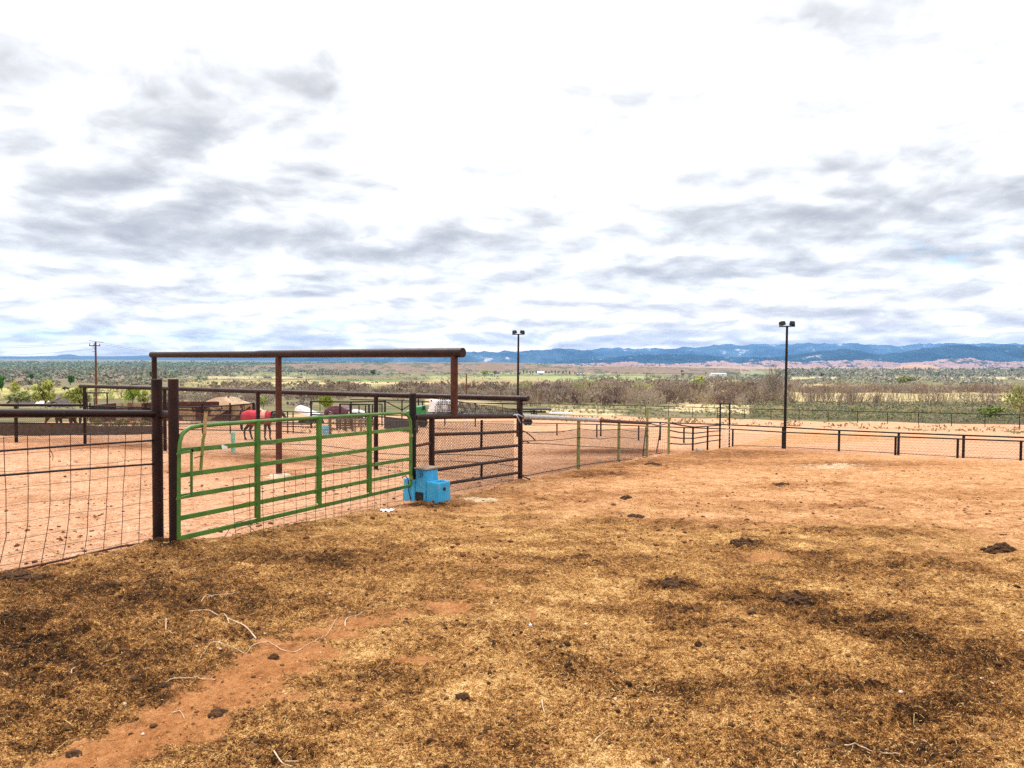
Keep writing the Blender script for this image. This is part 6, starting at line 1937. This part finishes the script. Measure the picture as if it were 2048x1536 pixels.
def heap(name, px, y, wpx, hpx, label, m=DUNGM, seed=1, dpx=None):
    c = on_ground(px, y); s = c.y / FPX
    R_x = wpx * s / 2; Hh = hpx * s; R_y = R_x * .85
    mb = MB(); rows = []
    nA, nR = 40, 12
    r_ = random.Random(seed)
    zc = surf(c.x, c.y)
    for i in range(nR):
        t = 1 - i / (nR - 1)
        row = []
        for j in range(nA):
            a_ = 2 * math.pi * j / nA
            k1 = 1 + .22 * float(perlin(np.array([2 * math.cos(a_) + seed * 7.1]), np.array([2 * math.sin(a_)]), seed)[0])
            x, y_ = c.x + R_x * t * k1 * math.cos(a_), c.y + R_y * t * k1 * math.sin(a_)
            n_ = float(fbm(np.array([x / (R_x * .45)]), np.array([y_ / (R_x * .45)]), 3, seed + 3)[0])
            z = Hh * (1 - t ** 1.7) * (1 + .55 * n_) - .006 * t
            row.append((x, y_, surf(x, y_) + z - (.02 if i == 0 else 0)))
        rows.append(row)
    mb.grid(rows, close=True); n = len(mb.v); mb.f.append(tuple(n - nA + i for i in range(nA)))
    # the lumps it is made of, sunk into the mound
    for _ in range(int(26 + wpx * .8)):
        t = r_.uniform(0, 1) ** .6; a_ = r_.uniform(0, 6.28); rl = R_x * r_.uniform(.07, .17)
        x, y_ = c.x + R_x * t * math.cos(a_), c.y + R_y * t * math.sin(a_)
        z = surf(x, y_) + Hh * (1 - t ** 1.7) * .9 + rl * .15
        i0 = len(mb.v); sx, sy, sz = r_.uniform(.8, 1.4), r_.uniform(.8, 1.3), r_.uniform(.5, .9)
        mb.v += [(x + v[0] * rl * sx * (1 + r_.gauss(0, .12)), y_ + v[1] * rl * sy, z + v[2] * rl * sz * (1 + r_.gauss(0, .12))) for v in _iv]
        mb.f += [tuple(int(q) + i0 for q in f) for f in _if]
    mb.origin = Vector((c.x, c.y, zc))
    return tag(mb.build(name, m, None, False), label, 'dung pile')


def lump(name, px, y, wpx, hpx, label, m=DUNGM, seed=1, cat='clod'):
    """one rounded, creased lump lying on the ground, its underside sunk in"""
    c = on_ground(px, y); s = c.y / FPX; rx, rz = wpx * s * .40, hpx * s * .52
    bm = bmesh.new(); bmesh.ops.create_icosphere(bm, subdivisions=4, radius=1)
    for v in bm.verts:
        q = v.co.copy()
        n_ = float(fbm(np.array([q.x * 1.5 + seed * 3.7 + q.z]), np.array([q.y * 1.5 - q.z * .8]), 4, seed, .6)[0])
        v.co = Vector((q.x * rx, q.y * rx * .8, q.z * rz)) * (1 + .42 * n_)
    me_ = bpy.data.meshes.new(name); bm.to_mesh(me_); bm.free(); me_.materials.append(m)
    for p in me_.polygons: p.use_smooth = True
    return tag(link(name, me_, None, Vector((c.x, c.y, surf(c.x, c.y) + rz * .35))), label, cat)


heap('dung_pile', 1271, 1034, 34, 7, 'small dark round dung pile, middle of the yard beyond the straw', seed=1)
heap('dung_pile', 1252, 997, 26, 5, 'small brown dung pile nearest the green posts', seed=2)
heap('dung_pile', 1488, 1093, 54, 10, 'wide crumbly dung pile with straw in it, right of centre', seed=3)
heap('dung_pile', 1997, 1100, 60, 13, 'dark mounded dung pile at the right edge of the photo', seed=4)
heap('dung_pile', 1585, 1196, 66, 9, 'flat near black dung pile at the head of the dark trail', seed=5)
heap('dung_pile', 1344, 1170, 56, 7, 'low crumbled reddish dung pile left of the dark trail', seed=6)
heap('dung_pile', 45, 1168, 90, 9, 'long black dung pile below the wire fence at the left edge', seed=7)
heap('dung_pile', 10, 1246, 44, 12, 'dark dung pile cut by the left edge of the photo', seed=8)
heap('dung_pile', 1562, 970, 36, 4, 'flat dark dung pile in the far middle of the yard', seed=9)
heap('dung_pile', 1306, 930, 34, 4, 'dark dung pile at the foot of the last green post', seed=10)
for i, (px, y, w_, h_, lab) in enumerate(((549, 1313, 24, 12, 'round brown clod on the bare clay beside the long pale twig'), (437, 1426, 44, 18, 'lumpy dark clod at the edge of the bare clay streak'), (146, 1512, 34, 14, 'brown clod near the bottom left corner'),
                                        (271, 1373, 26, 12, 'black clod in the dark bedding left of the clay streak'), (924, 1392, 30, 14, 'dark split clod on the pale straw below the middle'), (860, 1484, 16, 9, 'small brown clod near the bottom middle'),
                                        (1139, 1332, 12, 8, 'tiny black clod right of the dark stain on the straw'), (1397, 1291, 18, 13, 'upright black clod in the middle of the straw'), (812, 1247, 16, 8, 'small dark clod beyond the end of the long twig'), (1503, 1229, 18, 8, 'reddish clod under the head of the dark trail'),
                                        (330, 1380, 24, 10, 'rust brown clod above the clay streak'), (980, 1347, 10, 8, 'little triangular dark clod on the straw'))):
    lump('clod', px, y, w_, h_, lab, seed=20 + i)

# twigs
TWIGM = mat('peeled_twig', (.58, .44, .30), (.42, .29, .17), 20, .8)


def twig(label, strands, r=.006):
    mb = MB()
    for st in strands:
        pts = []
        for x, y in st:
            g = on_ground(x, y); pts.append(Vector((g.x, g.y, surf(g.x, g.y) + r * 1.2)))
        fine_ = []
        ext = [pts[0] * 2 - pts[1]] + pts + [pts[-1] * 2 - pts[-2]]
        for i in range(1, len(ext) - 2):
            p0, p1, p2, p3 = ext[i - 1:i + 3]
            for q in range(6):
                t = q / 6; p = (p1 * 2 + (p2 - p0) * t + (p0 * 2 - p1 * 5 + p2 * 4 - p3) * t * t + (p1 * 3 - p0 - p2 * 3 + p3) * t ** 3) * .5; p.z = max(p.z, surf(p.x, p.y) + r * .9); fine_.append(p)
        fine_.append(pts[-1])
        mb.tube(fine_, [r * (1 - .55 * i / len(fine_)) for i in range(len(fine_))], 6)
    mb.origin = mb.v[0]
    return tag(mb.build('twig', TWIGM, None, True), label, 'twig')


def zl(pts): return [(x / 2, 1050 + y / 2) for x, y in pts]
def zr(pts): return [(1024 + x / 2, 900 + y / 2) for x, y in pts]


twig('pale forked twig pointing at the clay streak from the dark bedding', [zl([(1025, 468), (985, 440), (945, 415), (910, 395), (870, 375), (830, 365), (755, 350)]), zl([(910, 395), (916, 412)])], .0045)
twig('longest pale twig curving along the bare clay streak', [zl([(980, 503), (920, 500), (850, 500), (815, 515), (800, 533)]), zl([(980, 503), (1050, 482), (1090, 480), (1130, 498), (1180, 500), (1240, 475), (1300, 445), (1330, 400), (1352, 368)])], .0035)
twig('thin forked twig farthest up the dark bedding', [zl([(805, 315), (850, 300), (920, 300), (970, 275)]), zl([(850, 302), (830, 310)])], .0035)
twig('straight thin twig at the upper end of the bare clay', [zl([(860, 610), (820, 617), (770, 617), (690, 635), (650, 648)])], .0035)
twig('thin twig at the bottom edge with a side shoot', [zl([(1095, 902), (1130, 945), (1170, 968)]), zl([(1140, 942), (1210, 940)])], .0035)
twig('short crooked twig alone on the dark bedding', [zl([(665, 390), (665, 415), (690, 442)])], .004)
twig('small hooked twig low on the dark bedding', [zl([(285, 607), (288, 595), (300, 590)])], .004)
twig('bent twig beside the lumpy dark clod', [zl([(690, 755), (720, 742), (738, 765)])], .0035)
twig('curved twig on the straw near the bottom right of centre', [zr([(330, 1180), (345, 1155), (385, 1140)])], .0035)
twig('long faint twig near the bottom right corner', [zr([(1330, 1175), (1450, 1200), (1550, 1232)])], .0035)
twig('crooked upright looking twig on the straw right of the bottom middle', [zr([(120, 1005), (122, 1040), (130, 1062)])], .0045)
twig('looped thin twig beyond the end of the long curving one', [zl([(1380, 390), (1385, 372), (1420, 352), (1460, 340)])], .004)
# white scrap and stone
c = on_ground(775, 1027); s = c.y / FPX; mb = MB(); rows = []
for i in range(5):
    row = []
    for j in range(9):
        u, v = j / 8 - .5, i / 4 - .5
        x, y_ = c.x + u * 28 * s * (1 - .3 * abs(v)), c.y + v * .34 * (1 - .5 * abs(u))
        row.append((x, y_, surf(x, y_) + .012 + .018 * math.sin(j * 1.9 + i) * (1 - abs(u))))
    rows.append(row)
mb.grid(rows); mb.origin = c
o = tag(mb.build('plastic_scrap', WHITE, None, True), 'white torn plastic scrap on the dirt by the hinge end of the green gate', 'scrap'); m_ = o.modifiers.new('thick', 'SOLIDIFY'); m_.thickness = .004
lump('stone', 1061, 1255, 9, 6, 'small white stone on the straw in the middle', WHITE, 51, 'stone')
# pale boulder by the bowed fence
c = on_ground(1399, 903); s = c.y / FPX
bm = bmesh.new(); bmesh.ops.create_icosphere(bm, subdivisions=3, radius=1)
for v in bm.verts:
    n_ = float(perlin(np.array([v.co.x * 1.6 + 3]), np.array([v.co.y * 1.6 + v.co.z]), 5)[0]); v.co *= 1 + .18 * n_
    v.co.x *= 8.5 * s; v.co.y *= 6 * s; v.co.z *= 5.5 * s
me_ = bpy.data.meshes.new('boulder'); bm.to_mesh(me_); bm.free(); me_.materials.append(mat('pale_stone', (.52, .40, .28), (.34, .22, .13), 4, .9, bump=.4))
for p in me_.polygons: p.use_smooth = True
tag(link('boulder', me_, None, Vector((c.x, c.y, c.z + 2.5 * s))), 'pale rounded boulder at the foot of the bowed black fence', 'boulder')
